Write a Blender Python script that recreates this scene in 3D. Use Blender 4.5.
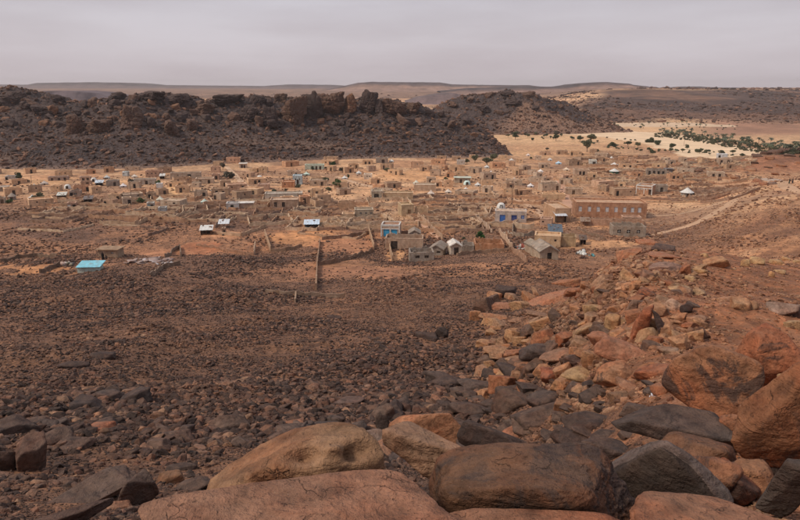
import bpy, bmesh, math, random
import numpy as np
from mathutils import Vector, Matrix, Euler
from mathutils.bvhtree import BVHTree
random.seed(7); RS = np.random.RandomState(11)
R = math.radians
for o in list(bpy.data.objects): bpy.data.objects.remove(o)
S = bpy.context.scene
C = S.collection

# ------------------------------------------------------------------ camera
EYE = 38.0; PITCH = R(14.5); F = 667.0          # F: focal length in photo pixels (800 wide)
cam = bpy.data.cameras.new('camera'); cam.lens = 30.0; cam.sensor_width = 36.0
cam.clip_start = 0.1; cam.clip_end = 20000
co = bpy.data.objects.new('camera', cam); C.objects.link(co)
co.location = (0, 0, EYE); co.rotation_euler = (math.pi/2 - PITCH, 0, 0)
S.camera = co

# ------------------------------------------------------------------ world: hazy overcast afternoon
SUN_EL, SUN_AZ = R(48), R(-112)                  # azimuth from +Y, negative = left
w = bpy.data.worlds.new('World'); S.world = w; w.use_nodes = True
nt = w.node_tree; nt.nodes.clear()
def wn(t, **k):
    n = nt.nodes.new(t)
    for a, b in k.items(): setattr(n, a, b)
    return n
out = wn('ShaderNodeOutputWorld'); bg = wn('ShaderNodeBackground'); bg.inputs[1].default_value = 0.065
sky = wn('ShaderNodeTexSky', sky_type='NISHITA', sun_disc=False, sun_elevation=SUN_EL, sun_rotation=SUN_AZ,
         air_density=1.2, dust_density=5.0, ozone_density=1.0)
tc = wn('ShaderNodeTexCoord'); mp = wn('ShaderNodeMapping'); mp.inputs['Scale'].default_value = (1.5, 1.5, 9.0)
mp.inputs['Rotation'].default_value = (0.0, R(3), 0.0)
nz = wn('ShaderNodeTexNoise'); nz.inputs['Scale'].default_value = 1.3; nz.inputs['Detail'].default_value = 5; nz.inputs['Roughness'].default_value = 0.55
nt.links.new(tc.outputs['Generated'], mp.inputs[0]); nt.links.new(mp.outputs[0], nz.inputs['Vector'])
cr = wn('ShaderNodeValToRGB'); cr.color_ramp.elements[0].position = 0.36; cr.color_ramp.elements[1].position = 0.68
cr.color_ramp.elements[0].color = (4.35, 4.28, 4.68, 1); cr.color_ramp.elements[1].color = (5.25, 5.35, 5.85, 1)
nt.links.new(nz.outputs['Fac'], cr.inputs[0])
sep = wn('ShaderNodeSeparateXYZ'); nt.links.new(tc.outputs['Generated'], sep.inputs[0])
gr = wn('ShaderNodeValToRGB'); gr.color_ramp.elements[0].position = 0.0; gr.color_ramp.elements[1].position = 0.35
gr.color_ramp.elements[0].color = (1.28, 1.13, 1.08, 1); gr.color_ramp.elements[1].color = (1.0, 1.06, 1.14, 1)
nt.links.new(sep.outputs['Z'], gr.inputs[0])
mu = wn('ShaderNodeMixRGB', blend_type='MULTIPLY'); mu.inputs[0].default_value = 1
nt.links.new(cr.outputs[0], mu.inputs[1]); nt.links.new(gr.outputs[0], mu.inputs[2])
mx = wn('ShaderNodeMixRGB'); mx.inputs[0].default_value = 0.9
nt.links.new(sky.outputs[0], mx.inputs[1]); nt.links.new(mu.outputs[0], mx.inputs[2])
nt.links.new(mx.outputs[0], bg.inputs[0]); nt.links.new(bg.outputs[0], out.inputs[0])

sl = bpy.data.lights.new('sun', 'SUN'); sl.energy = 1.5; sl.angle = R(10); sl.color = (1.0, 0.89, 0.75)
so = bpy.data.objects.new('sun', sl); C.objects.link(so)
so.rotation_euler = Vector((-math.sin(SUN_AZ)*math.cos(SUN_EL), -math.cos(SUN_AZ)*math.cos(SUN_EL), -math.sin(SUN_EL))).to_track_quat('-Z', 'Y').to_euler()
S.view_settings.view_transform = 'Standard'; S.view_settings.look = 'None'
S.view_settings.exposure = 0.72; S.view_settings.gamma = 1.0
S.cycles.volume_step_rate = 1.0; S.cycles.volume_bounces = 0; S.cycles.max_bounces = 6

# ------------------------------------------------------------------ numpy noise
def _h(i, j, k):
    with np.errstate(over='ignore'):
        n = i.astype(np.uint32)*np.uint32(374761393) + j.astype(np.uint32)*np.uint32(668265263) + k.astype(np.uint32)*np.uint32(2246822519)
        n = (n ^ (n >> np.uint32(13)))*np.uint32(1274126177)
        n = n ^ (n >> np.uint32(16))
    return (n & np.uint32(0xffff)).astype(np.float64)/65535.0
def vn(x, y, z=0.0):
    x, y, z = np.broadcast_arrays(np.asarray(x, float), np.asarray(y, float), np.asarray(z, float))
    xi, yi, zi = np.floor(x), np.floor(y), np.floor(z)
    fx, fy, fz = x-xi, y-yi, z-zi
    fx = fx*fx*fx*(fx*(fx*6-15)+10); fy = fy*fy*fy*(fy*(fy*6-15)+10); fz = fz*fz*fz*(fz*(fz*6-15)+10)
    xi = xi.astype(np.int64); yi = yi.astype(np.int64); zi = zi.astype(np.int64)
    r = 0
    for a in (0, 1):
        for b in (0, 1):
            for c in (0, 1):
                r = r + _h(xi+a, yi+b, zi+c)*(fx if a else 1-fx)*(fy if b else 1-fy)*(fz if c else 1-fz)
    return r*2-1
def fbm(x, y, z=0.0, o=4, g=0.5):
    s = 0; a = 1.0; t = 0
    for k in range(o):
        s = s + a*vn(x+17.3*k, y-9.1*k, z+4.7*k); t += a; a *= g
        x, y, z = x*2.03, y*2.03, np.asarray(z)*2.03
    return s/t
def sm(a, b, x):
    t = np.clip((np.asarray(x, float)-a)/(b-a), 0, 1); return t*t*(3-2*t)

# ------------------------------------------------------------------ ray / projection helpers
ct, st = math.cos(PITCH), math.sin(PITCH)
def ray(px, py):
    cx, cy = (px-400)/F, (260-py)/F
    return Vector((cx, ct+cy*st, -st+cy*ct))        # length along view axis = 1
def proj(x, y, z):
    dz = z-EYE
    f = y*ct - dz*st
    f = np.where(f > 0.05, f, 0.05)
    return 400+F*x/f, 260-F*(y*st+dz*ct)/f, f

# ------------------------------------------------------------------ terrain height
LY = np.array([-60,-8,0,3,6,10,16,25,40,60,85,110,150,200,400,1e5]); LD = np.array([-4,1.5,1.9,2.7,4.4,7.0,10.0,13.5,18.2,23.0,28.0,32.0,37.2,38.0,38.3,38.3])
Y1 = np.array([-60,-8,0,3,6,12.6,20,30,38,45,60,80,110,150,200,400,1e5]); D1 = np.array([-4,1.5,1.9,2.6,4.0,6.3,7.9,9.2,10.0,10.7,17,27,32.5,37.2,38.0,38.3,38.3])
Y2 = np.array([-60,-8,0,3,6,12.6,20,30,38,45,60,80,100,130,160,200,220,255,320,1e5]); D2 = np.array([-4,1.5,1.9,2.6,4.0,6.3,7.9,9.4,10.6,11.9,17.5,25,29.5,32.4,31.6,29.6,29.4,35.5,38.2,38.3])
def H(x, y):
    x = np.asarray(x, float); y = np.asarray(y, float)
    u = x/(np.maximum(y, 0)+5.0)
    a, b, c = np.interp(y, LY, LD), np.interp(y, Y1, D1), np.interp(y, Y2, D2)
    w1 = sm(0.10, 0.36, u+0.03*fbm(x*.05, y*.05)); w2 = sm(0.40, 0.60, u+0.02*fbm(x*.04+5, y*.04))
    D = a*(1-w1)+(b*(1-w2)+c*w2)*w1
    z = EYE - D
    near = sm(4, 30, y)
    z = z + near*(1.5*fbm(x*.045, y*.045, 3.0, 4)*(1-0.7*sm(130, 190, y)) + (.45*fbm(x*.16, y*.16, 6.0, 3)+0.24*fbm(x*.4, y*.4, 1.0, 3))*(1-sm(110, 160, y)))
    # red mound with a rocky lip, right
    m = np.exp(-(((x-205)/62)**2)**1.4 - (((y-330)/34)**2)**1.3); z = z + 8.0*m
    z = z + 0.8*np.clip(fbm(x*.012, y*.012, 8.0, 3), -1, 1)*sm(170, 260, y)*(1-sm(420, 600, y))
    # wide rise of the far plateau, right
    uu = x/np.maximum(y, 1)
    k = sm(0.15, 0.33, uu+.05*fbm(x*.004, y*.004, 1.0, 4))
    rise = np.interp(y, [690, 900, 1200, 1550, 1700, 2600, 9000], [0, 10, 22, 34.5, 35.5, 37, 40])
    rl = np.interp(y, [1100, 2200, 3000, 4000, 9000], [0, 14, 27, 33, 36])
    z = z + (rise*k + rl*(1-k)) + sm(700, 1500, y)*2.2*fbm(x*.004, y*.004, 2.0, 4) + k*sm(700, 850, y)*(1-sm(1600, 1900, y))*(3.2*fbm(x*.011, y*.006, 5.0, 5)-2.5*np.abs(fbm(x*.02, y*.008, 7.0, 4)))
    return z

# ------------------------------------------------------------------ mesh helpers
def tag(o, label=None, cat=None, group=None, kind=None):
    for k, v in (('label', label), ('category', cat), ('group', group), ('kind', kind)):
        if v: o[k] = v
    return o
def link(o, parent=None):
    C.objects.link(o)
    if parent: o.parent = parent
    return o
def empty(name, loc, rz=0):
    o = bpy.data.objects.new(name, None); o.empty_display_size = 0.3; o.location = loc; o.rotation_euler = (0, 0, rz); C.objects.link(o); return o
def np_mesh(name, v, f, mat=None, smooth=True, cols=None):
    me = bpy.data.meshes.new(name)
    v = np.asarray(v, np.float32); f = np.asarray(f, np.int32); n = f.shape[1]
    me.vertices.add(len(v)); me.vertices.foreach_set('co', v.ravel())
    me.loops.add(f.size); me.loops.foreach_set('vertex_index', f.ravel())
    me.polygons.add(len(f)); me.polygons.foreach_set('loop_start', np.arange(len(f), dtype=np.int32)*n)
    me.polygons.foreach_set('use_smooth', np.full(len(f), smooth))
    me.update(calc_edges=True); me.validate()
    if cols is not None:
        at = me.color_attributes.new('Col', 'FLOAT_COLOR', 'POINT')
        c4 = np.ones((len(v), 4), np.float32); c4[:, :cols.shape[1]] = cols; at.data.foreach_set('color', c4.ravel())
    if mat: me.materials.append(mat)
    return me
def grid_faces(nr, nc):
    i = np.arange(nr-1)[:, None]*nc+np.arange(nc-1)[None, :]
    return np.stack([i, i+1, i+nc+1, i+nc], -1).reshape(-1, 4)
class MB:
    def __init__(s): s.v = []; s.f = []
    def add(s, vs, fs, M=None):
        n = len(s.v)
        s.v += [tuple(M @ Vector(p)) if M else tuple(p) for p in vs]; s.f += [tuple(i+n for i in q) for q in fs]; return s
    def box(s, x0, x1, y0, y1, z0, z1, M=None, j=0.0):
        q = lambda: random.uniform(-j, j) if j else 0
        vs = [(x+q(), y+q(), z+(q() if z == z1 else 0)) for z in (z0, z1) for x, y in ((x0, y0), (x1, y0), (x1, y1), (x0, y1))]
        return s.add(vs, [(3, 2, 1, 0), (4, 5, 6, 7), (0, 1, 5, 4), (1, 2, 6, 5), (2, 3, 7, 6), (3, 0, 4, 7)], M)
    def tube(s, p, r, n=6):
        p = [Vector(a) for a in p]
        rings = []
        for i, a in enumerate(p):
            d = (p[min(i+1, len(p)-1)]-p[max(i-1, 0)]).normalized()
            x = d.orthogonal().normalized(); y = d.cross(x)
            rr = r[i] if isinstance(r, (list, tuple)) else r
            rings.append([a+x*math.cos(t*2*math.pi/n)*rr+y*math.sin(t*2*math.pi/n)*rr for t in range(n)])
        vs = [q for g in rings for q in g]
        fs = [(i*n+k, i*n+(k+1) % n, (i+1)*n+(k+1) % n, (i+1)*n+k) for i in range(len(p)-1) for k in range(n)]
        fs += [tuple(range(n))[::-1], tuple((len(p)-1)*n+k for k in range(n))]
        return s.add(vs, fs)
    def mesh(s, name, mat):
        me = bpy.data.meshes.new(name); me.from_pydata(s.v, [], s.f); me.update()
        if mat: me.materials.append(mat)
        return me
    def build(s, name, mat, parent=None, col=None, loc=None):
        o = bpy.data.objects.new(name, s.mesh(name, mat))
        if col: o.color = (*col[:3], col[3] if len(col) > 3 else 1)
        if loc is not None: o.location = loc
        return link(o, parent)

# ------------------------------------------------------------------ materials
def mat(name):
    m = bpy.data.materials.new(name); m.use_nodes = True
    t = m.node_tree; b = t.nodes['Principled BSDF']; b.inputs['Roughness'].default_value = 0.9
    b.inputs['Specular IOR Level'].default_value = 0.25
    return m, t, b
class N:
    def __init__(s, t): s.t = t; g = t.nodes.new('ShaderNodeNewGeometry'); s.pos = g.outputs['Position']; s.geo = g
    def n(s, ty, **k):
        x = s.t.nodes.new(ty)
        for a, b in k.items(): setattr(x, a, b)
        return x
    def put(s, sock, v):
        if v is None: return
        if hasattr(v, 'links'): s.t.links.new(v, sock)
        else: sock.default_value = v
    def noise(s, scale, det=4, rough=0.55, vec=None, dist=0.0, sc=None):
        x = s.n('ShaderNodeTexNoise'); v = vec if vec is not None else s.pos
        if sc:
            m = s.n('ShaderNodeMapping'); m.inputs['Scale'].default_value = sc; s.put(m.inputs[0], v); v = m.outputs[0]
        s.put(x.inputs['Vector'], v); x.inputs['Scale'].default_value = scale; x.inputs['Detail'].default_value = det
        x.inputs['Roughness'].default_value = rough; x.inputs['Distortion'].default_value = dist; return x.outputs['Fac']
    def vor(s, scale, out='Distance', feat='F1', vec=None, rnd=1.0):
        x = s.n('ShaderNodeTexVoronoi', feature=feat); s.put(x.inputs['Vector'], vec if vec is not None else s.pos)
        x.inputs['Scale'].default_value = scale; x.inputs['Randomness'].default_value = rnd; return x.outputs[out]
    def ramp(s, v, a, b, ca=(0, 0, 0, 1), cb=(1, 1, 1, 1)):
        x = s.n('ShaderNodeValToRGB'); e = x.color_ramp.elements; e[0].position = a; e[1].position = b
        e[0].color = (*ca[:3], 1); e[1].color = (*cb[:3], 1); s.put(x.inputs[0], v); return x.outputs[0]
    def mr(s, v, a, b, c=0.0, d=1.0):
        x = s.n('ShaderNodeMapRange'); s.put(x.inputs[0], v)
        for i, q in enumerate((a, b, c, d)): s.put(x.inputs[i+1], q)
        return x.outputs[0]
    def mix(s, f, a, b, mode='MIX'):
        x = s.n('ShaderNodeMixRGB', blend_type=mode); s.put(x.inputs[0], f)
        s.put(x.inputs[1], a if hasattr(a, 'links') else (*a[:3], 1)); s.put(x.inputs[2], b if hasattr(b, 'links') else (*b[:3], 1)); return x.outputs[0]
    def math(s, op, a, b=None):
        x = s.n('ShaderNodeMath', operation=op); s.put(x.inputs[0], a); s.put(x.inputs[1], b); return x.outputs[0]
    def bump(s, b, h, st, dist, prev=None):
        x = s.n('ShaderNodeBump'); x.inputs['Strength'].default_value = st; x.inputs['Distance'].default_value = dist
        s.put(x.inputs['Height'], h); s.put(x.inputs['Normal'], prev); s.put(b.inputs['Normal'], x.outputs[0]); return x.outputs[0]
def ground_mat():
    m, t, b = mat('ground_soil'); n = N(t)
    at = n.n('ShaderNodeVertexColor', layer_name='Col'); c = at.outputs['Color']; stony = at.outputs['Alpha']
    # stones too small to model: cell colours at three sizes
    f1 = n.mix(1.0, n.mr(n.noise(0.5, 7, .68), .3, .7, .5, 1.5), n.mr(n.noise(.09, 6, .7, dist=.5), .35, .65, .78, 1.22), 'MULTIPLY')
    far = n.n('ShaderNodeSeparateXYZ'); n.put(far.inputs[0], n.pos); ff = n.mr(far.outputs['Y'], 450, 900)
    f1 = n.mix(ff, f1, n.mix(1.0, n.mr(n.noise(.016, 9, .72, dist=.6, sc=(1, .6, 1)), .36, .64, .45, 1.5), n.mr(n.noise(.12, 6, .75), .35, .65, .75, 1.25), 'MULTIPLY'))
    c1 = n.mix(1.0, c, f1, 'MULTIPLY')
    v1 = n.vor(2.2, 'Color'); s1 = n.n('ShaderNodeSeparateColor'); n.put(s1.inputs[0], v1)
    v2 = n.vor(0.75, 'Color'); s2 = n.n('ShaderNodeSeparateColor'); n.put(s2.inputs[0], v2)
    v3 = n.vor(7.0, 'Color'); s3 = n.n('ShaderNodeSeparateColor'); n.put(s3.inputs[0], v3)
    st1 = n.math('MULTIPLY', n.mr(s1.outputs[0], .45, .6), stony)
    st2 = n.math('MULTIPLY', n.mr(s2.outputs[0], .6, .75), stony)
    st3 = n.math('MULTIPLY', n.mr(s3.outputs[0], .4, .55), stony)
    tone = n.mix(s1.outputs[1], (.045, .028, .023), (.27, .155, .105))
    tone2 = n.mix(s2.outputs[1], (.05, .03, .025), (.24, .14, .1))
    tone3 = n.mix(s3.outputs[1], (.05, .028, .02), (.33, .18, .11))
    c2 = n.mix(n.math('MULTIPLY', st3, .7), c1, tone3); c2 = n.mix(n.math('MULTIPLY', st1, .8), c2, tone); c2 = n.mix(n.math('MULTIPLY', st2, .6), c2, tone2)
    c3 = n.mix(n.mr(n.noise(12, 4, .7), .35, .7, 0, .35), c2, (.5, .3, .18), 'MULTIPLY'); c3 = n.mix(1.0, c3, (1.06, .96, .84), 'MULTIPLY')
    n.put(b.inputs['Base Color'], c3)
    p = n.bump(b, n.vor(2.2), .5, .2); n.bump(b, n.noise(9, 5, .7), .55, .06, p)
    return m
def rock_mat(name, mode):
    m, t, b = mat(name); n = N(t); b.inputs['Roughness'].default_value = 0.78
    oi = n.n('ShaderNodeObjectInfo')
    if mode == 'obj':
        base = oi.outputs['Color']; var = oi.outputs['Alpha']; rnd = oi.outputs['Random']
    else:
        a = n.n('ShaderNodeAttribute', attribute_type='INSTANCER', attribute_name='tone'); tone = a.outputs['Fac']; rnd = oi.outputs['Random']
        lo = n.ramp(rnd, 0, 1, (.026, .017, .014), (.27, .15, .098))
        e = lo.node.color_ramp.elements.new(.55); e.color = (.100, .057, .041, 1)
        hi = n.ramp(rnd, 0, 1, (.17, .075, .042), (.50, .29, .165))
        base = n.mix(tone, lo, hi); var = n.mr(tone, 0, 1, .45, .22)
    big = n.noise(0.9 if mode != 'far' else .12, 6, .62, dist=.6)
    med = n.noise(4.5, 6, .65)
    fine = n.noise(34, 4, .7)
    c = n.mix(1.0, base, n.mr(med, .3, .72, .5, 1.45), 'MULTIPLY'); c = n.mix(n.mr(n.noise(2.2, 8, .72, dist=.8), .5, .68, 0, .5), c, n.mix(1.0, c, (.62, .5, .45), 'MULTIPLY'))
    lay = n.noise(1.6, 6, .62, sc=(.8, .8, 1.9), dist=.9)
    c = n.mix(n.mr(lay, .5, .6, 0, .45), c, n.mix(1.0, c, (.58, .47, .42), 'MULTIPLY'))
    c = n.mix(n.mr(big, .42, .62, 0, .55), c, n.mix(1.0, c, (1.15, .78, .62), 'MULTIPLY'))
    thr = n.math('SUBTRACT', 0.72, n.math('MULTIPLY', var, .44))
    vm = n.mr(n.noise(1.1, 8, .66, dist=1.6), thr, n.math('ADD', thr, .07))
    c = n.mix(n.math('MULTIPLY', vm, .82), c, (.055, .036, .030))
    wv = n.n('ShaderNodeVectorMath', operation='ADD'); n.put(wv.inputs[0], n.pos); nv = n.n('ShaderNodeTexNoise'); n.put(nv.inputs['Vector'], n.pos); nv.inputs['Scale'].default_value = 2.3; nv.inputs['Detail'].default_value = 4
    n.put(wv.inputs[1], nv.outputs['Color']); ce = n.vor(1.25, 'Distance', 'DISTANCE_TO_EDGE', vec=wv.outputs[0]); ck = n.mr(ce, .0, .010, 1, 0)
    ck = n.math('MULTIPLY', ck, n.mr(n.noise(1.9, 3, .5), .52, .64)); c = n.mix(n.math('MULTIPLY', ck, .5), c, (.05, .028, .02))
    pit = n.mr(n.noise(16, 3, .6), .62, .70); c = n.mix(n.math('MULTIPLY', pit, .45), c, (.06, .03, .02))
    # dust resting on upward faces
    g = n.n('ShaderNodeSeparateXYZ'); n.put(g.inputs[0], n.geo.outputs['Normal'])
    dust = n.math('MULTIPLY', n.mr(g.outputs['Z'], .55, .98), n.mr(n.noise(2.6, 5, .7), .42, .64, 0, .42))
    c = n.mix(dust, c, n.mix(.5, base, (.34, .2, .13)))
    c = n.mix(n.mr(fine, .35, .7, 0, .45), c, n.mix(1.0, c, (.55, .5, .48), 'MULTIPLY'))
    c = n.mix(n.mr(n.noise(60, 2, .5), .70, .76, 0, .35), c, (.45, .33, .24))
    n.put(b.inputs['Base Color'], c)
    crk = n.math('MULTIPLY', n.math('ADD', ck, n.math('MULTIPLY', pit, .35)), -1.0)
    lay = n.noise(1.6, 6, .62, sc=(.8, .8, 1.9), dist=.9)
    p = n.bump(b, lay, .85, .14); p = n.bump(b, crk, .8, .035, p); p = n.bump(b, med, .85, .09, p); n.bump(b, fine, .7, .016, p)
    return m
def wall_mat():
    m, t, b = mat('mud_plaster'); n = N(t); oi = n.n('ShaderNodeObjectInfo')
    c = n.mix(1.0, oi.outputs['Color'], n.mr(n.noise(.9, 6, .65), .3, .7, .7, 1.25), 'MULTIPLY')
    # block courses, faint
    c = n.mix(n.mr(n.noise(1.0, 6, .75, sc=(1, 1, .3)), .46, .66, 0, .75), c, n.mix(1.0, c, (.60, .46, .36), 'MULTIPLY')); c = n.mix(n.mr(n.noise(.6, 5, .7), .56, .66, 0, .5), c, (.62, .43, .29))
    c = n.mix(n.mr(n.noise(7, 4, .7), .4, .75, 0, .4), c, n.mix(1.0, c, (.6, .55, .5), 'MULTIPLY'))
    n.put(b.inputs['Base Color'], c); n.bump(b, n.noise(3, 6, .7), .6, .12); return m
def paint_mat(name='painted_metal', rough=.55):
    m, t, b = mat(name); n = N(t); oi = n.n('ShaderNodeObjectInfo')
    c = n.mix(1.0, oi.outputs['Color'], n.mr(n.noise(1.6, 6, .7), .3, .7, .72, 1.15), 'MULTIPLY')
    c = n.mix(n.mr(n.noise(1.1, 7, .75, dist=.8), .50, .66, 0, .45), c, (.36, .22, .14)); c = n.mix(n.mr(n.noise(3, 6, .75), .6, .7, 0, .5), c, (.2, .10, .06))
    n.put(b.inputs['Base Color'], c); b.inputs['Roughness'].default_value = rough; return m
def leaf_mat():
    m, t, b = mat('foliage'); n = N(t); oi = n.n('ShaderNodeObjectInfo')
    c = n.mix(1.0, oi.outputs['Color'], n.mr(n.noise(2.0, 3, .6), .3, .7, .5, 1.5), 'MULTIPLY')
    n.put(b.inputs['Base Color'], c); return m
def sand_mat():
    m, t, b = mat('sand'); n = N(t); at = n.n('ShaderNodeVertexColor', layer_name='Col')
    c = n.mix(1.0, at.outputs['Color'], n.mr(n.noise(.05, 6, .6, sc=(1, 2.5, 1)), .3, .7, .8, 1.2), 'MULTIPLY')
    c = n.mix(n.mr(n.noise(.7, 5, .7), .55, .75, 0, .35), c, n.mix(1.0, c, (.72, .6, .5), 'MULTIPLY'))
    n.put(b.inputs['Base Color'], c); n.bump(b, n.noise(.6, 5, .6), .4, .3); return m
def far_mat():
    m, t, b = mat('far_rock'); n = N(t); at = n.n('ShaderNodeVertexColor', layer_name='Col')
    c = n.mix(1.0, at.outputs['Color'], n.mr(n.noise(.02, 9, .74), .3, .7, .45, 1.55), 'MULTIPLY')
    c = n.mix(n.mr(n.noise(.25, 5, .7), .5, .7, 0, .5), c, n.mix(1.0, c, (.55, .52, .52), 'MULTIPLY'))
    n.put(b.inputs['Base Color'], c); n.bump(b, n.noise(.3, 8, .75), .8, 1.6); return m
def ridge_mat():
    m, t, b = mat('ridge_rock'); n = N(t)
    c = n.ramp(n.noise(.06, 8, .7), .35, .68, (.052, .038, .037), (.135, .092, .08))
    c = n.mix(n.mr(n.noise(.35, 6, .75), .52, .66, 0, .6), c, (.17, .11, .09))
    c = n.mix(n.mr(n.noise(.11, 6, .7, dist=1), .58, .70, 0, .7), c, (.20, .115, .075))
    at = n.n('ShaderNodeVertexColor', layer_name='Col'); c = n.mix(at.outputs['Alpha'], c, at.outputs['Color'])
    n.put(b.inputs['Base Color'], c); p = n.bump(b, n.vor(.45), 1.0, 1.3); n.bump(b, n.noise(.8, 8, .75), 1.0, .9, p); return m
M_ground = ground_mat(); M_rock = rock_mat('boulder_rock', 'obj'); M_scree = rock_mat('scree_rock', 'inst')
M_wall = wall_mat(); M_paint = paint_mat(); M_cloth = paint_mat('tent_cloth', .9); M_leaf = leaf_mat(); M_sand = sand_mat(); M_far = far_mat(); M_ridge = ridge_mat()
# ------------------------------------------------------------------ the ground sheet (fine in front, coarse behind)
rr = [0.4]
while rr[-1] < 6000:
    r = rr[-1]; rr.append(r*(1.03 if r < 3 else 1.018 if r < 60 else 1.0085 if r < 420 else 1.03 if r < 2500 else 1.06))
rr = np.array(rr)
az = np.concatenate([np.linspace(-math.pi, -0.85, 60, endpoint=False), np.linspace(-0.85, 0.85, 560, endpoint=False), np.linspace(0.85, math.pi, 61)])
A, RR = np.meshgrid(az, rr); GX, GY = RR*np.sin(A), RR*np.cos(A); GZ = H(GX, GY)
def ell(px, py, cx, cy, rx, ry, ns, soft=.35):
    d = np.sqrt(((px-cx)/rx)**2+((py-cy)/ry)**2)+ns; return 1-sm(1-soft, 1+soft, d)
def lerp(a, b, f): return a*(1-f[..., None])+np.array(b)*f[..., None]
def ground_colour(x, y, z):
    px, py, f = proj(x, y, z)
    n1 = fbm(x*.03, y*.03, 1.0, 5); n2 = fbm(x*.12, y*.12, 2.0, 4); n3 = fbm(x*.5, y*.5, 5.0, 3)
    col = np.zeros(x.shape+(3,)); col[:] = (.185, .100, .062)
    col = lerp(col, (.30, .155, .09), sm(.05, .4, n2)*.7)
    stony = np.ones(x.shape)
    u = x/(np.maximum(y, 0)+5)
    # right spur: red-brown gravel
    sp = sm(.12, .34, u+.08*n1)*(1-sm(130, 170, y)); col = lerp(col, (.34, .15, .08), sp); stony = stony*(1-.45*sp)
    far_sp = sm(.36, .5, u+.03*n1)*sm(70, 100, y)*(1-sm(260, 290, y)); stk = fbm((x+y*.5)*.03, (y-x*.8)*.18, 3.0, 5); col = lerp(col, (.48, .26, .145), far_sp*.9); col = lerp(col, (.23, .115, .07), far_sp*sm(.0, .3, stk)*.8); col = lerp(col, (.54, .33, .2), far_sp*sm(.1, .4, -stk)*.6); stony = stony*(1-.45*far_sp)
    # the plain
    pl = sm(95, 150, y+25*n1)*(1-far_sp); col = lerp(col, (.265, .155, .108), pl*.85*(1-sp*.5))
    st1 = fbm(x*.018+2, y*.05, 6.0, 5); st2 = fbm(x*.02-6, y*.06, 3.0, 5); md = sm(85, 130, y)*(1-sp)*(1-far_sp)
    o1 = md*sm(.06, .2, st1)*(.9-.25*(1-sm(-.25, -.05, u))); col = lerp(col, (.52, .27, .15), o1); stony = stony*(1-.55*o1)
    d1 = md*sm(.08, .22, st2)*.85*(1-o1); col = lerp(col, (.125, .08, .068), d1)
    for (cx, cy, rx, ry) in [(215, 262, 48, 7), (255, 226, 40, 5), (295, 217, 35, 5), (120, 240, 60, 7), (55, 232, 60, 9), (365, 229, 14, 5), (20, 215, 60, 5)]:
        e = ell(px, py, cx, cy, rx, ry, 1.2*n1+1.0*n2+.6*n3, .3)*(y > 60); col = lerp(col, (.12, .078, .068), e*.8)
    tn = sm(165, 215, y+30*n1-34*(1-sm(-.16, .02, u))); col = lerp(col, (.71, .48, .305), tn*(.8+.2*np.clip(n2*3, -1, 1)))
    stony = stony*(1-.62*tn)
    # reddish and tan patches between the walls of the town
    col = lerp(col, (.54, .31, .185), tn*sm(.1, .4, fbm(x*.05+9, y*.05, 4.0, 4))*.8)
    col = lerp(col, (.30, .185, .13), tn*sm(.12, .3, fbm(x*.035-7, y*.06, 6.0, 5))*.7)
    ce = sm(.0, .1, u)*(1-sm(.30, .42, u))*sm(105, 135, y); col = lerp(col, (.54, .30, .17), ce*.6*sm(-.3, .3, n2))
    for (cx, cy, rx, ry, c) in [(425, 101, 45, 5, (.62, .40, .24)), (360, 99, 60, 3, (.52, .33, .21)), (25, 269, 45, 7, (0.510, 0.258, 0.126)), (100, 262, 20, 4.5, (0.534, 0.246, 0.126)), (205, 248, 40, 7, (0.441, 0.190, 0.105)), (296, 238, 26, 10, (0.557, 0.291, 0.147)),
                                (345, 246, 28, 6, (0.464, 0.235, 0.137)), (350, 219, 22, 4, (0.580, 0.336, 0.189)), (222, 235, 26, 3, (0.545, 0.302, 0.179)), (396, 256, 9, 6, (0.638, 0.370, 0.200)),
                                (582, 243, 34, 5, (0.557, 0.325, 0.184)), (600, 222, 34, 6, (0.580, 0.325, 0.179)), (530, 222, 24, 3, (0.638, 0.381, 0.221)), (160, 252, 28, 4, (0.418, 0.213, 0.126)), (330, 265, 40, 5, (0.383, 0.202, 0.116)),
                                (60, 165, 90, 3.2, (0.603, 0.392, 0.231)), (330, 272, 60, 6, (0.325, 0.168, 0.105)), (172, 190, 6, 5, (0.673, 0.448, 0.252)), (60, 183, 60, 3, (0.603, 0.381, 0.221)), (300, 188, 60, 4, (0.603, 0.370, 0.221)),
                                (380, 180, 50, 4, (0.580, 0.358, 0.210)), (420, 176, 40, 4, (0.603, 0.358, 0.200)), (690, 200, 60, 3, (0.534, 0.302, 0.179)), (560, 150, 60, 6, (0.580, 0.370, 0.221))]:
        e = ell(px, py, cx, cy, rx, ry, 1.1*n1+1.0*n2+.6*n3, .22); e = np.where(y > 60, e, 0); col = lerp(col, c, e*.9); stony = stony*(1-.85*e)
    mound = np.exp(-(((x-205)/66)**2) - (((y-326)/42)**2)); col = lerp(col, (.38, .185, .11), sm(.2, .5, mound+.15*n1)); col = lerp(col, (.24, .12, .08), sm(.2, .5, mound)*sm(.0, .3, n2+n1))
    # dark foot below the ridge
    # beyond the town
    yy = y+80*fbm(x*.006, y*.006, 3.0, 4)
    f1 = sm(430, 520, yy); col = lerp(col, (.66, .45, .28), f1); stony = stony*(1-.8*f1)
    u2 = u+.07*fbm(x*.005, y*.005, 11.0, 5); dk = sm(.22, .27, u2)*sm(690, 760, yy)*(1-sm(1440, 1580, yy)); col = lerp(col, (.088, .058, .050), dk)
    st = dk*sm(.08, .3, fbm(x*.010+3, y*.005, 4.0, 5))*.4; col = lerp(col, (.30, .17, .11), st)
    tp = sm(.22, .27, u2)*sm(1500, 1580, yy); col = lerp(col, (.36, .215, .145), tp*.8); col = lerp(col, (.15, .095, .08), tp*sm(.0, .2, fbm(x*.003, y*.01, 9.0, 4)))
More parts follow.
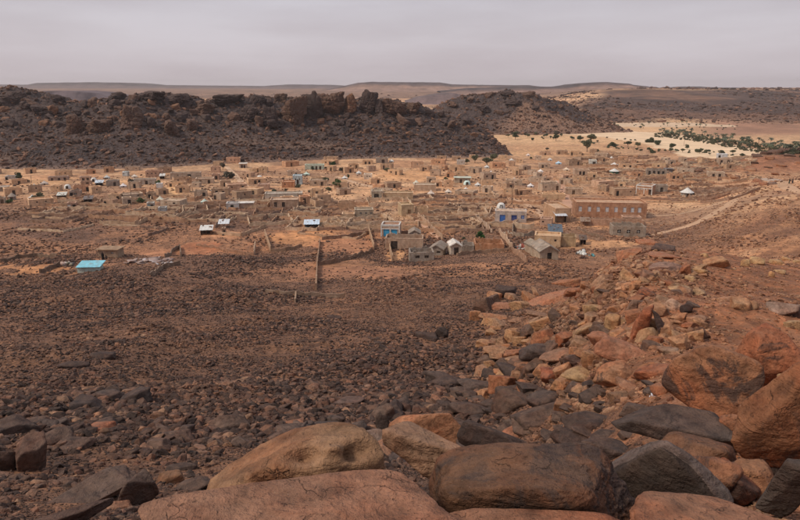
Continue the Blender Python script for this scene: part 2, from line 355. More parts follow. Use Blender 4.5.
    cs = (1-sm(.22, .32, u))*sm(900, 1400, yy); col = lerp(col, (.52, .33, .21), cs); col = lerp(col, (.22, .14, .11), cs*sm(1750, 2000, yy)*.85)
    red = sm(.40, .48, u)*sm(470, 560, yy)*(1-sm(700, 760, yy)); col = lerp(col, (.30, .17, .125), red*.9)
    return np.concatenate([col, np.clip(stony, 0, 1)[..., None]], -1)
gc = ground_colour(GX, GY, GZ)
gv = np.stack([GX, GY, GZ], -1).reshape(-1, 3)
gf = grid_faces(len(rr), len(az))
n0 = len(gv); gv = np.concatenate([gv, [[0, 0, float(H(0, 0))]]]); gc = np.concatenate([gc.reshape(-1, 4), gc.reshape(-1, 4)[:1]])
gme = np_mesh('ground', gv, gf, M_ground, True, gc)
ground = tag(link(bpy.data.objects.new('ground', gme)), kind='structure')
BV = BVHTree.FromPolygons([tuple(v) for v in gv.tolist()], [tuple(q) for q in gf.tolist()])
def gz(x, y):
    h = BV.ray_cast(Vector((x, y, 400)), Vector((0, 0, -1))); return h[0].z if h[0] else float(H(x, y))
def at(px, py, bv=None):
    d = ray(px, py); o = Vector((0, 0, EYE))
    h = (bv or BV).ray_cast(o, d.normalized())
    return h[0] if h[0] else o+d*1500
def dist_of(p): return p.y*ct-(p.z-EYE)*st           # distance along the view axis -> metres per photo pixel = d/F

# ------------------------------------------------------------------ ridges and far hills
PT = {}
def ridge(name, x0, x1, y0, y1, step, base, crest, width, back, seed, rough, stepz, colf, mat_=None):
    xs = np.arange(x0, x1+step, step); ys = np.arange(y0, y1+step, step)
    Y, X = np.meshgrid(ys, xs, indexing='ij')
    yb = base(X/np.maximum(Y, 1)); px = 400+F*X/np.maximum(Y*ct, 1)
    t = (Y-yb)/width
    yc = yb+width; row = crest(400+F*(X/np.maximum(yc*ct, 1)))
    G = H(X, Y); zc = EYE - yc*np.tan(PITCH-np.arctan((260-row)/F)) - G
    prof = np.interp(t, [-.02, 0, .12, .35, .62, .78, .9, 1.0, 1.25, 1.6, 1+back, 9], [-.06, 0, .06, .22, .46, .70, .90, .985, .96, .80, -.05, -.1])
    hh = np.maximum(zc, 0)
    amp = np.clip(t*3, 0, 1)*np.clip((1+back-t)*2, 0, 1)*np.clip(hh/12, 0, 1)
    nn = fbm(X*.03, Y*.03, seed, 5, .55)*4.5+np.abs(fbm(X*.09, Y*.09, seed+3, 4))*3.5-1.2+fbm(X*.3, Y*.3, seed+5, 3)*1.1
    Z = hh*prof*(1-amp*.0)+nn*amp*rough*(.45+.55*sm(.3, .8, t))
    Z = np.minimum(Z, np.where(t > .85, hh*1.0+0.6*nn*rough*.3, 1e9))
    if stepz:   # strata: pull heights towards ledges
        q = (Z+fbm(X*.02, Y*.02, seed+8, 3)*3)/stepz; fr = q-np.floor(q); q2 = np.floor(q)+sm(.15, .85, fr)
        w_ = .75*sm(.45, .75, t); Z = Z+(q2-q)*stepz*w_
    Z = np.where(prof < 0, prof*160, Z)
    Z = Z-6*(1-sm(0, 2.5, hh))
    P = np.stack([X, Y, G+Z], -1)
    cols = colf(X, Y, Z, t, hh)
    me = np_mesh(name, P.reshape(-1, 3), grid_faces(len(ys), len(xs)), mat_ or M_ridge, True, cols.reshape(-1, 4))
    o = tag(link(bpy.data.objects.new(name, me)), kind='structure')
    V = P.reshape(-1, 3).tolist(); Fc = grid_faces(len(ys), len(xs)).tolist()
    PT[name] = P.reshape(-1, 3)
    return o, BVHTree.FromPolygons([tuple(v) for v in V], [tuple(q) for q in Fc])
CX = [-300, -150, -40, 0, 12, 30, 50, 65, 85, 105, 112, 150, 165, 180, 200, 220, 245, 265, 285, 300, 325, 345, 385, 400, 420, 430, 445, 470, 490, 505, 516, 524]
CY = [92, 88, 92, 90, 88, 92, 98, 102, 102, 98, 95, 93, 95, 98, 100, 96, 95, 97, 99, 100, 99, 99, 99, 101, 105, 108, 113, 119, 133, 148, 156, 170]
def rcol(X, Y, Z, t, hh):
    n = fbm(X*.04, Y*.04, 2, 4); a = (1-sm(-.02, .13, t+.05*n))*.95
    a = np.maximum(a, .55*sm(.15, .35, fbm(X*.02+4, Y*.03, 7, 4))*(1-sm(.3, .5, t)))
    c = np.zeros(X.shape+(4,)); c[..., :3] = (.30, .185, .13); c[..., 3] = a; return c
ridge_o, BR = ridge('rocky_ridge', -520, 110, 300, 560, 1.3, lambda u: np.interp(u, [-1.2, -.6, -.4, -.28, -.15, 0, .1, .18, .3], [320, 326, 325, 350, 366, 378, 376, 392, 400]),
                    lambda p: np.interp(p, CX, CY), 82, 1.1, 3.0, 1.0, 3.6, rcol)
def hcol(X, Y, Z, t, hh):
    px = 400+F*X/np.maximum(Y*ct, 1)
    n = fbm(X*.02, Y*.02, 5, 5); c = np.zeros(X.shape+(4,)); c[..., :3] = (.36, .20, .125)
    s = sm(.05, .4, n+.5*sm(575, 600, px)*(1-sm(.3, .9, t))-.15)
    a = np.maximum((1-sm(.0, .2, t+.1*n))*.9, s*.75); c[..., 3] = a; return c
hill_o, BH = ridge('rocky_hill', 10, 330, 540, 780, 1.9, lambda u: np.interp(u, [-.1, .05, .2, .35, .5], [585, 570, 566, 600, 640]),
                   lambda p: np.interp(p, [405, 425, 445, 460, 475, 490, 500, 508, 520, 532, 545, 560, 575, 590, 605, 620, 650], [150, 116, 103, 97, 94.5, 91.5, 91.5, 89.5, 91, 90.5, 95, 99, 105, 112, 120, 127, 140]), 75, 1.0, 9.0, .85, 4.0, hcol)
# low dark hump behind the ridge and the table mountains on the horizon
def mesa(name, y, depth, pts, col, cap, seed, label_rim=None):
    xs = np.array([p[0] for p in pts]); rows = np.array([p[1] for p in pts])
    f = y*ct
    X = np.linspace((xs[0]-400)/F*f*1.0, (xs[-1]-400)/F*f, 420); T = np.linspace(-.9, 1.3, 60)
    TT, XX = np.meshgrid(T, X, indexing='ij')
    top = EYE - y*np.tan(PITCH-np.arctan((260-np.interp(400+F*XX/f, xs, rows))/F))
    YY = y+TT*depth+depth*.25*fbm(XX*3/depth, 0, seed, 3)
    g = H(XX, YY)-6
    pr = np.interp(TT, [-.9, -.55, -.25, -.08, 0, .8, 1.3], [0, .18, .5, .82, 1, 1, 0])+.05*fbm(XX*8/depth, TT*3, seed, 4)*(TT < .0)
    top = top+.9*fbm(XX*.02, seed, 0, 4)
    Z = g+(np.maximum(top, g)-g)*pr
    n = fbm(XX*.004, TT*2.5, seed, 4)
    c = np.zeros(XX.shape+(4,)); cc = lerp(np.zeros(XX.shape+(3,))+np.array(col), cap, sm(-.25, -.08, TT+.12*n)*1.0); c[..., :3] = cc; c[..., 3] = 1
    me = np_mesh(name, np.stack([XX, YY, Z], -1).reshape(-1, 3), grid_faces(60, 420), M_far, True, c.reshape(-1, 4))
    return tag(link(bpy.data.objects.new(name, me)), kind='structure')
mesa('table_mountain', 4300, 420, [(-300, 86), (-80, 84), (30, 84.5), (42, 82.8), (90, 82.0), (125, 82.6), (150, 84.8), (230, 85.5), (262, 85.8), (290, 84.2), (330, 84.6), (352, 86), (380, 90)], (.17, .11, .10), (.10, .07, .068), 2.0)
mesa('table_mountain', 3000, 330, [(310, 92), (340, 86.5), (358, 82.6), (372, 81.8), (410, 82.0), (440, 82.2), (452, 84), (470, 84.5), (530, 85), (545, 87), (560, 89), (575, 92)], (.30, .175, .125), (.10, .068, .064), 4.0)
mesa('table_mountain', 2500, 220, [(440, 91), (470, 88), (520, 86.5), (560, 86.5), (575, 84.5), (590, 82.6), (605, 81.8), (625, 83.5), (650, 86.2), (665, 88.5), (685, 87.6), (700, 86.2), (720, 87.2), (745, 87.8), (760, 89.5), (775, 88.6), (800, 89), (950, 88), (1150, 90)], (.26, .15, .11), (.08, .055, .052), 6.0)
mesa('dark_hill', 1250, 150, [(-60, 96), (20, 93), (45, 90.5), (70, 90.2), (90, 92.5), (110, 99), (140, 103)], (.15, .11, .11), (.14, .10, .105), 8.0)
mesa('dark_hill', 1500, 140, [(405, 101), (418, 97), (440, 93.5), (452, 93), (466, 95), (480, 100), (490, 104)], (.2, .13, .12), (.15, .105, .1), 9.0)

# ------------------------------------------------------------------ draped sheets: dry riverbed, dirt tracks
def drape(name, pts, width, col, mat_, lift=.05, seg=2.0, wob=.25, kind='structure'):
    P = [at(*p) for p in pts]; W = width if isinstance(width, (list, tuple)) else [width]*len(P)
    L = [0]
    for i in range(1, len(P)): L.append(L[-1]+(P[i].xy-P[i-1].xy).length)
    s = np.arange(0, L[-1], seg); x = np.interp(s, L, [p.x for p in P]); y = np.interp(s, L, [p.y for p in P]); wd = np.interp(s, L, W)
    k = max(1, int(8/seg)); ker = np.ones(2*k+1)/(2*k+1)
    xp = np.convolve(np.pad(x, k, 'edge'), ker, 'valid'); yp = np.convolve(np.pad(y, k, 'edge'), ker, 'valid')
    dx, dy = np.gradient(xp), np.gradient(yp); l = np.hypot(dx, dy)+1e-6; nx, ny = -dy/l, dx/l
    nc = max(5, int(max(W)/seg)+2); rows = []
    for i in range(len(s)):
        a = wd[i]/2*(1+wob*float(vn(s[i]*.12, 1.5, len(name))+.8*vn(s[i]*.5, 3.5, 2))); b = wd[i]/2*(1+wob*float(vn(s[i]*.12, 7.5, len(name))+.8*vn(s[i]*.5, 9.5, 2)))
        for j in range(nc):
            q = -a+(a+b)*j/(nc-1); X, Y = xp[i]+nx[i]*q, yp[i]+ny[i]*q
            rows.append((X, Y, gz(X, Y)+lift-(.12 if j in (0, nc-1) else 0)))
    c = np.ones((len(rows), 4)); c[:, :3] = col
    me = np_mesh(name, rows, grid_faces(len(s), nc), mat_, True, c)
    return tag(link(bpy.data.objects.new(name, me)), kind=kind)
drape('dry_riverbed', [(470, 131), (520, 131.5), (560, 132), (600, 132.5), (640, 135.5), (680, 142), (715, 149), (748, 154.5), (762, 157.5)], [18, 34, 54, 84, 80, 64, 54, 44, 30], (.74, .52, .33), M_sand, .12, 4.0)
drape('sand_bank', [(560, 127), (620, 124.5), (680, 124.5), (740, 126)], [20, 50, 50, 25], (.62, .43, .28), M_sand, .10, 6.0)
drape('dirt_track', [(643, 237), (668, 231), (695, 224), (715, 213), (735, 200), (750, 189), (762, 183), (790, 190), (830, 200)], [2.4, 2.6, 3, 3.4, 3.6, 4, 5, 5, 5], (.48, .29, .175), M_sand, .07, 1.5)
drape('dirt_track', [(640, 216), (660, 216), (700, 209), (728, 200), (748, 189)], 2.4, (.46, .28, .17), M_sand, .06, 1.5)
drape('gravel_road', [(756, 178), (775, 179), (800, 180), (840, 181)], [5, 8, 10, 10], (.46, .33, .25), M_sand, .08, 2.0)
drape('dirt_track', [(226, 166), (236, 176), (247, 187), (256, 196)], 3.0, (.56, .36, .23), M_sand, .08, 2.0)
drape('dirt_track', [(335, 176), (360, 184), (385, 190), (400, 196)], 3.0, (.55, .35, .22), M_sand, .08, 2.0)
drape('dirt_track', [(400, 211), (415, 218), (430, 229), (445, 241)], 2.6, (.50, .30, .2), M_sand, .07, 1.5)
drape('dirt_track', [(560, 180), (563, 190), (566, 200), (574, 215)], 3.6, (.50, .28, .18), M_sand, .08, 2.0)
drape('dirt_track', [(505, 196), (525, 203), (540, 212), (545, 220)], 2.6, (.52, .32, .2), M_sand, .07, 1.5)
# ------------------------------------------------------------------ rocks
ICO = {}
def ico(n):
    if n not in ICO:
        bm = bmesh.new(); bmesh.ops.create_icosphere(bm, subdivisions=n, radius=1.0)
        ICO[n] = (np.array([v.co[:] for v in bm.verts]), np.array([[v.index for v in f.verts] for f in bm.faces])); bm.free()
    return ICO[n]
def rock_verts(seed, n, dims=(1, 1, 1), planes=14, p=16, amp=.05, strata=0, flat=0.0, hollows=(), fine=1.0, joints=0):
    r = np.random.RandomState(seed); d = ico(n)[0]
    pn = r.normal(size=(planes, 3)); pn[:, 2] *= (1-flat)
    pn /= np.linalg.norm(pn, axis=1)[:, None]
    pn = np.concatenate([pn, [[0, 0, 1], [0, 0, -1], [1, 0, 0], [-1, 0, 0], [0, 1, 0], [0, -1, 0]]+r.normal(size=(6, 3))*.14])
    pn /= np.linalg.norm(pn, axis=1)[:, None]
    dd = np.concatenate([r.uniform(.66, 1.0, planes), np.full(6, 1.0)])
    q = np.maximum(d @ pn.T, 0)/dd
    rad = (q**p).sum(1)**(-1.0/p)
    v = d*rad[:, None]; o = seed*3.7
    v = v*(1+amp*1.6*fbm(v[:, 0]*1.1+o, v[:, 1]*1.1, v[:, 2]*1.1, 3)[:, None])
    k = (amp*.55*np.abs(fbm(v[:, 0]*3.2+o, v[:, 1]*3.2, v[:, 2]*3.2+o, 4))+fine*amp*.16*fbm(v[:, 0]*11+o, v[:, 1]*11, v[:, 2]*11, 3))
    if n >= 6: k = k+amp*(.10*fbm(v[:, 0]*24+o, v[:, 1]*24, v[:, 2]*24, 2)+.22*np.abs(fbm(v[:, 0]*7, v[:, 1]*7+o, v[:, 2]*12, 3)))
    k = k+amp*.30*np.clip(np.abs(fbm(v[:, 0]*1.7+o, v[:, 1]*1.7+3, v[:, 2]*2.6, 4))*-6+.55, 0, 1)*(n >= 5)
    v = v-d*k[:, None]
    if strata:
        zz = v[:, 2]*strata+.35*fbm(v[:, 0]*1.5+o, v[:, 1]*1.5, v[:, 2], 3)
        g = np.abs((zz % 1)-.5)*2; v[:, :2] *= (1-.09*np.clip((g-.72)/.28, 0, 1)**1.0-.03*_h(np.floor(zz), np.full(len(zz), seed), np.zeros(len(zz))))[:, None]
    if joints:
        kz = joints; zz = v[:, 2]*kz+.5*fbm(v[:, 0]*1.3+o, v[:, 1]*1.3, v[:, 2]*1.3, 3); zi = np.floor(zz)
        xx = v[:, 0]*kz*.55+_h(zi, zi*0, zi*0+seed)*.9+.45*fbm(v[:, 0]*2+o, v[:, 1]*2, v[:, 2]*2+9, 3); yy = v[:, 1]*kz*.55+_h(zi, zi*0+3, zi*0+seed)*.9+.45*fbm(v[:, 0]*2+o, v[:, 1]*2, v[:, 2]*2+5, 3)
        off = _h(np.floor(xx), np.floor(yy), zi+seed)
        gz_ = np.maximum(0, np.abs((zz % 1)-.5)*2-.72)/.28; gx_ = np.maximum(np.maximum(0, np.abs((xx % 1)-.5)*2-.86)/.14, np.maximum(0, np.abs((yy % 1)-.5)*2-.86)/.14)
        v = v*(1-.11*off-.08*gz_-.11*gx_)[:, None]
    for (hx, hy, hz, hr, hd) in hollows:
        c = np.array([hx, hy, hz]); c = c/np.linalg.norm(c)
        dn = v/np.linalg.norm(v, axis=1)[:, None]
        a = np.linalg.norm(dn-c, axis=1)/hr; v = v*(1-hd*np.exp(-a**2*2)[:, None])
    return v*np.array(dims)
def rock_mesh(name, seed, n, mat_, smooth=True, **k):
    return np_mesh(name, rock_verts(seed, n, **k), ico(n)[1], mat_, smooth)
def hull_mesh(name, seed, mat_, npts=14, flat=.6):
    r = np.random.RandomState(seed); bm = bmesh.new()
    p = r.normal(size=(npts, 3)); p /= np.linalg.norm(p, axis=1)[:, None]; p *= r.uniform(.75, 1, (npts, 1)); p *= np.array([1, r.uniform(.6, .95), flat*r.uniform(.7, 1.2)])
    for q in p: bm.verts.new(q)
    g = bmesh.ops.convex_hull(bm, input=bm.verts); bmesh.ops.delete(bm, geom=list({e for e in g['geom_interior']+g['geom_unused'] if isinstance(e, bmesh.types.BMVert)}), context='VERTS')
    bmesh.ops.bevel(bm, geom=bm.edges[:], offset=.05, segments=1, affect='EDGES', clamp_overlap=True)
    bmesh.ops.triangulate(bm, faces=bm.faces[:])
    me = bpy.data.meshes.new(name); bm.to_mesh(me); bm.free(); me.materials.append(mat_); return me

# palette of stone (albedo) and amount of dark desert varnish
OR = (.36, .165, .085, .35); TA = (.43, .25, .15, .2); PK = (.40, .215, .145, .15); YE = (.52, .35, .19, .12); DK = (.085, .058, .05, .5); DB = (.15, .082, .055, .7)
GY = (.17, .125, .115, .45); RD = (.36, .13, .07, .4); BR_ = (.23, .115, .07, .5)
def v3(v): return Vector(v)
def rest(px, py, sz, sink=.35, bv=None):
    """follow the line of sight until the rock's centre is (1-sink)*sz above the ground it rests on"""
    d = ray(px, py); t = 2.0*1.012**np.arange(480)
    X, Y, Z = d.x*t, d.y*t, EYE+d.z*t
    k = int(np.argmax(Z-H(X, Y) < sz*(1-sink)*t/F)); t = float(t[k])
    return Vector((0, 0, EYE))+d*t, t
BOUL = []
def boulder(cx, cy, w_, h_, col, label, rz=None, roll=0, tilt=0, depth=None, dist=None, sub=4, name='boulder', group=None, **k):
    seed = len(BOUL)*7+3 if name == 'boulder' else 5000+len(BOUL)*7
    a = math.radians(14.5)+math.atan((cy-260)/F)
    dy = depth*w_ if depth else min(w_*.8, h_*.8/max(math.sin(a), .25))
    sz = math.sqrt(max(h_**2-(dy*math.sin(a))**2, (.35*h_)**2))/math.cos(a)
    if dist is None: p, t = rest(cx, cy, sz*.5)
    else: t = dist; p = Vector((0, 0, EYE))+ray(cx, cy)*t
    s = t/F*.5
    k.setdefault('amp', .06); k.setdefault('p', 12); k.setdefault('planes', 10); k['p'] = k['p']*1.7; k['amp'] *= 1.15
    me = rock_mesh(name, seed, sub, M_rock, dims=(w_*s*1.04, dy*s, sz*s*1.06), **k)
    o = bpy.data.objects.new(name, me); o.location = p
    o.rotation_euler = Euler((R(tilt), R(roll), R(rz if rz is not None else random.uniform(-12, 12))-math.atan2(p.x, p.y)), 'XYZ')
    q_ = .74 if dist and dist < 9 else .92; c = (col[0]*q_, col[1]*q_*.92, col[2]*q_*.84, col[3]); o.color = c; link(o); tag(o, label, 'boulder' if w_*t/F > .7 else 'rock', group); BOUL.append((o, cx, cy, w_, h_)); return o
# --- the nearest boulders, bottom edge
boulder(318, 531, 335, 112, (.40, .215, .14, .08), 'broad smooth pink-tan boulder filling the bottom edge left of centre', rz=4, dist=4.3, depth=.62, sub=7, p=5, planes=8, amp=.05, roll=2, fine=.5)
boulder(300, 476, 185, 92, (.42, .25, .145, .12), 'tan boulder with two scooped dark hollows behind the broad pink one', rz=-8, dist=5.2, depth=.55, sub=6, p=5, planes=9, roll=-7, amp=.07,
        hollows=[(.15, -.55, .8, .22, .34), (.62, -.4, .62, .22, .32), (.4, -.5, .8, .14, -.12), (-.3, -.8, .5, .3, .10)])
boulder(421, 434, 66, 50, (.43, .215, .12, .2), 'orange angular block above the twin tan block', rz=18, roll=-22, sub=5, p=16, planes=9, amp=.05)
boulder(434, 456, 66, 46, (.44, .27, .175, .22), 'tan block with a chipped pale corner just right of centre', rz=-14, roll=8, sub=5, p=14, planes=8, dist=7.6)
boulder(497, 470, 50, 32, (.40, .21, .12, .15), 'orange rock peeping out behind the largest dark boulder', sub=4, dist=7.2)
boulder(545, 500, 214, 108, (.20, .105, .062, .56), 'largest dark brown varnished boulder with a rusty right shoulder', rz=6, dist=5.6, depth=.55, sub=7, p=6, planes=7, roll=-12, amp=.06, hollows=[(.55, -.1, .85, .4, -.16), (-.35, -.2, .95, .35, .12)])
boulder(540, 560, 260, 44, (.38, .185, .11, .3), 'low orange ledge at the bottom edge under the largest dark boulder', dist=4.6, rz=3, depth=.5, sub=6, p=9)
boulder(661, 491, 116, 74, (.078, .06, .05, .3), 'dark slab standing on edge with a pale grey rim', rz=-10, dist=6.3, depth=.34, sub=6, p=14, planes=7, roll=14, amp=.035)
boulder(690, 462, 80, 46, (.27, .135, .078, .4), 'rounded brown boulder behind the slab with the pale rim', rz=10, dist=7.9, depth=.6, sub=5, p=8, roll=9)
boulder(703, 481, 46, 54, (.38, .19, .11, .3), 'upright orange stone leaning on the rimmed dark slab', rz=-20, dist=6.5, sub=5, p=9, roll=22)
boulder(765, 545, 240, 50, (.38, .195, .12, .15), 'long pinkish-brown boulder along the bottom right edge', rz=-4, dist=4.7, depth=.5, sub=6, p=8, roll=-3)
boulder(752, 482, 56, 40, (.40, .225, .13, .3), 'tan rock wedged between the leaning boulder and the bottom edge', dist=6.6, sub=5, p=12, rz=22)
boulder(735, 488, 44, 40, (.32, .13, .07, .4), 'reddish rock wedged in the dark gap right of the rimmed slab', dist=6.4, sub=5, p=12, rz=-12)
boulder(786, 488, 34, 60, (.11, .088, .078, .35), 'dark pointed shard at the bottom right corner', dist=5.4, sub=5, p=26, planes=5, roll=18)
boulder(786, 428, 74, 112, (.34, .155, .08, .42), 'tall rusty boulder leaning in from the right edge', rz=20, dist=7.4, depth=.6, sub=6, p=8, roll=34, amp=.06)
boulder(716, 389, 92, 78, (.37, .18, .098, .52), 'big round orange boulder streaked with black varnish', rz=-8, dist=11.0, depth=.75, sub=7, p=8, planes=10, amp=.05, hollows=[(.3, -.9, .2, .2, .06)])
boulder(768, 361, 66, 62, (.38, .16, .085, .35), 'rusty red boulder touching the streaked round one from behind', rz=12, dist=12.2, depth=.8, sub=6, p=8, planes=9)
boulder(668, 427, 108, 34, (.10, .078, .07, .35), 'long flat-topped dark slab in front of the streaked round boulder', rz=8, dist=9.2, depth=.5, sub=5, p=22, planes=4, amp=.03, roll=4)
boulder(738, 430, 34, 32, (.36, .17, .095, .35), 'small orange boulder in the gap below the streaked round one', dist=9.0, sub=5)
boulder(792, 400, 26, 40, (.46, .30, .17, .2), 'tan rock at the right edge above the leaning boulder', dist=10.6, sub=4)
boulder(774, 462, 30, 22, (.06, .045, .04, .5), 'small black stone under the foot of the leaning boulder', dist=7.6, sub=4)
# --- dark slabs in the middle foreground
boulder(502, 446, 78, 34, DK, 'broad flat dark slab behind the orange rock', rz=-16, roll=14, sub=5, p=20, planes=7, depth=.5, amp=.03)
boulder(540, 418, 62, 22, (.12, .085, .07, .4), 'flat grey-brown slab sloping to the left', rz=12, roll=-8, sub=4, p=22, planes=6, amp=.03)
boulder(592, 424, 58, 24, DK, 'blocky dark slab left of the long flat-topped slab', rz=-8, sub=4, p=24, planes=6, amp=.03)
boulder(514, 404, 42, 24, (.12, .078, .06, .4), 'dark block with a flat top among the slabs', rz=10, sub=4, p=22, planes=6)
boulder(548, 402, 40, 20, (.10, .075, .066, .4), 'dark brick-shaped block behind the sloping slab', rz=-5, sub=4, p=30, planes=4)
boulder(470, 410, 36, 18, (.10, .07, .06, .4), 'low dark slab above the orange angular block', rz=25, sub=4, p=20, planes=6)
boulder(610, 452, 42, 26, (.10, .075, .068, .4), 'dark rounded stone left of the rimmed slab', sub=4, p=9)
boulder(574, 444, 50, 20, DK, 'dark wedge of rock above the rusty shoulder of the largest dark boulder', rz=-20, sub=4, p=22)
boulder(447, 384, 30, 14, DK, 'thin dark slab on the scree left of the slabs', sub=4, p=22, rz=20)
boulder(480, 386, 48, 13, (.11, .08, .07, .4), 'long thin dark slab lying level in the scree', sub=4, p=22, rz=-12)
rim = bpy.data.objects.new('weathered_rim', BOUL[7][0].data.copy()); rim.color = (.14, .108, .095, .2); rim.location = (0.02, .07, .035); rim.scale = (1.03, .95, 1.03); link(rim, BOUL[7][0]); rim['label'] = 'pale grey weathered rim'
# --- orange and tan blocks, middle right
boulder(552, 378, 27, 15, RD, 'reddish rock left of the yellow-tan block', sub=4, p=18, rz=12)
boulder(580, 376, 33, 17, (.50, .33, .18, .12), 'yellow-tan block beside the reddish rock', sub=4, p=18, rz=-6, roll=8)
boulder(594, 362, 19, 18, (.43, .235, .13, .2), 'pointed tan stone between the yellow block and the long orange slab', sub=4, p=14)
boulder(602, 342, 34, 18, (.42, .20, .12, .2), 'smooth orange stone left of the long tongue-shaped slab', sub=5, p=7, roll=22, depth=.5)
boulder(627, 354, 58, 20, (.40, .205, .13, .25), 'long tongue-shaped orange slab', sub=5, p=8, roll=6, rz=-8, depth=.5)
boulder(641, 326, 16, 40, (.42, .18, .10, .2), 'tall orange stone propped upright against the rubble', sub=5, p=12, roll=22, depth=.9)
boulder(618, 376, 36, 24, (.42, .22, .125, .3), 'orange-tan block with a squared end below the tongue-shaped slab', sub=5, p=13, rz=20)
boulder(632, 388, 34, 10, (.40, .225, .14, .2), 'thin orange slab propped on the dark scree', sub=4, p=18, roll=14)
boulder(655, 372, 36, 17, (.36, .155, .085, .4), 'rusty spindle-shaped rock left of the streaked round boulder', sub=4, p=9, roll=-12)
boulder(664, 389, 26, 13, (.36, .16, .085, .3), 'small rusty rock at the foot of the streaked round boulder', sub=4, p=12)
boulder(559, 357, 36, 13, (.35, .20, .13, .35), 'low brown slab left of the pointed tan stone', sub=4, p=16, roll=-14)
boulder(575, 362, 20, 14, GY, 'grey cube-like stone left of the pointed tan stone', sub=4, p=22, planes=5)
boulder(535, 365, 54, 12, (.30, .16, .1, .55), 'long dark-bellied slab above the reddish rock', sub=4, p=16, roll=-3)
boulder(612, 325, 15, 17, (.48, .30, .16, .15), 'tan wedge in the middle of the rubble', sub=4, p=22, planes=5)
boulder(620, 322, 22, 12, (.42, .28, .16, .2), 'flat tan flake behind the tan wedge', sub=4, p=22)
boulder(648, 335, 20, 15, (.44, .31, .19, .15), 'greenish-tan block leaning on the upright orange stone', sub=4, p=26, planes=4)
boulder(660, 326, 9, 28, GY, 'thin grey slab standing behind the greenish-tan block', sub=4, p=18, roll=-18)
boulder(632, 310, 10, 20, (.26, .165, .12, .35), 'brown upright slab behind the tan wedge', sub=4, p=20)
boulder(667, 351, 20, 9, (.34, .23, .16, .2), 'flat buff stone above the spindle-shaped rock', sub=4, p=20)
boulder(673, 306, 17, 14, (.62, .42, .31, .05), 'palest pink stone on the gravel slope', sub=4, p=10, roll=24)
boulder(686, 309, 10, 11, (.07, .045, .04, .5), 'small black stone right of the palest pink one', sub=4)
boulder(695, 321, 18, 11, (.45, .26, .165, .15), 'tan stone on the gravel above the streaked round boulder', sub=4, p=9)
boulder(680, 289, 22, 9, (.50, .34, .2, .1), 'flat yellowish slab left of the gravel slope', sub=4, p=18)
boulder(698, 292, 14, 8, (.46, .33, .21, .1), 'flat buff stone right of the yellowish slab', sub=4, p=18)
boulder(716, 263, 20, 13, (.50, .29, .16, .2), 'tilted orange block with a dark face on the crest of the spur', sub=4, p=24, planes=4, roll=-30)
boulder(741, 307, 17, 13, (.47, .29, .17, .15), 'split tan block alone on the gravel slope', sub=4, p=22, planes=5)
boulder(752, 307, 10, 12, (.42, .26, .16, .2), 'flake leaning on the split tan block', sub=4, p=22, roll=24)
boulder(728, 300, 14, 6, (.44, .27, .17, .15), 'flat stone left of the split tan block', sub=4, p=20)
boulder(782, 310, 28, 14, (.34, .26, .22, .25), 'grey flat boulder half buried near the right edge', sub=4, p=14)
boulder(797, 313, 20, 14, GY, 'dark grey rock at the right edge beside the half-buried one', sub=4, p=14)
boulder(796, 325, 16, 12, (.5, .33, .19, .1), 'yellowish stone at the right edge below the dark grey rock', sub=4, p=14)
for i, (x, y, w_, h_) in enumerate([(746, 264, 9, 9), (757, 262, 14, 8), (775, 262, 14, 6), (786, 260, 10, 6), (772, 275, 7, 7), (780, 272, 13, 5), (797, 262, 8, 5), (705, 256, 8, 6), (700, 272, 14, 7), (690, 279, 10, 6)]):
    boulder(x, y, w_, h_, (.55, .37, .2, .08), 'small yellowish stone along the crest of the gravel slope', sub=3, p=14, name='rock', group='yellowish stones on the crest of the gravel slope')
# --- crest slabs, 600-690
boulder(646, 242, 20, 7, (.42, .20, .115, .2), 'flat orange slab on the skyline of the spur, upper left', sub=4, p=18, rz=8)
boulder(665, 248, 22, 7, (.12, .085, .075, .4), 'dark flat slab right of the skyline slab', sub=4, p=18)
boulder(629, 255, 27, 11, (.42, .21, .12, .2), 'large orange slab sloping left on the spur', sub=5, p=14, roll=-16)
boulder(663, 256, 28, 7, (.40, .20, .12, .3), 'long orange slab above the round flat one', sub=4, p=18)
boulder(666, 267, 31, 10, (.33, .21, .165, .25), 'round flat pinkish-grey slab with a dark dent', sub=5, p=9, hollows=[(0, 0, 1, .25, .2)])
boulder(648, 276, 12, 10, (.28, .15, .1, .3), 'brown cube of rock under the round flat slab', sub=4, p=22, planes=4)
boulder(645, 294, 19, 11, (.34, .14, .075, .5), 'round rusty rock below the round flat slab', sub=4, p=8)
boulder(546, 303, 40, 14, (.45, .225, .135, .15), 'long squared orange slab tilted up to the right', sub=5, p=20, planes=5, roll=-15)
boulder(566, 283, 25, 9, (.42, .20, .11, .2), 'orange slab above the long squared one', sub=4, p=16, roll=-14)
boulder(578, 292, 26, 10, (.38, .18, .1, .3), 'rusty slab right of the long squared one', sub=4, p=16, roll=-10)
boulder(596, 290, 10, 11, (.34, .16, .09, .4), 'round rusty block at the end of the slab row', sub=4, p=12)
boulder(505, 294, 19, 12, DK, 'black round boulder standing on the edge of the scree', sub=4, p=9)
boulder(496, 307, 26, 11, (.42, .205, .125, .15), 'pinkish-orange stone below the black round boulder', sub=4, p=8)
boulder(475, 317, 11, 12, (.40, .22, .12, .2), 'orange block at the left end of the stacked slabs', sub=4, p=22, planes=4)
boulder(494, 318, 26, 11, (.40, .225, .13, .3), 'stacked orange slab right of the end block', sub=4, p=20, planes=5)
boulder(520, 320, 22, 6, (.38, .21, .13, .3), 'thin orange ledge of the stacked slabs', sub=4, p=20)
boulder(500, 351, 32, 13, (.42, .24, .14, .35), 'pale orange slab with a dark underside in the scree', sub=4, p=16, roll=6)
boulder(514, 331, 14, 6, (.42, .24, .13, .1), 'small orange block in the dark scree', sub=4, p=22)
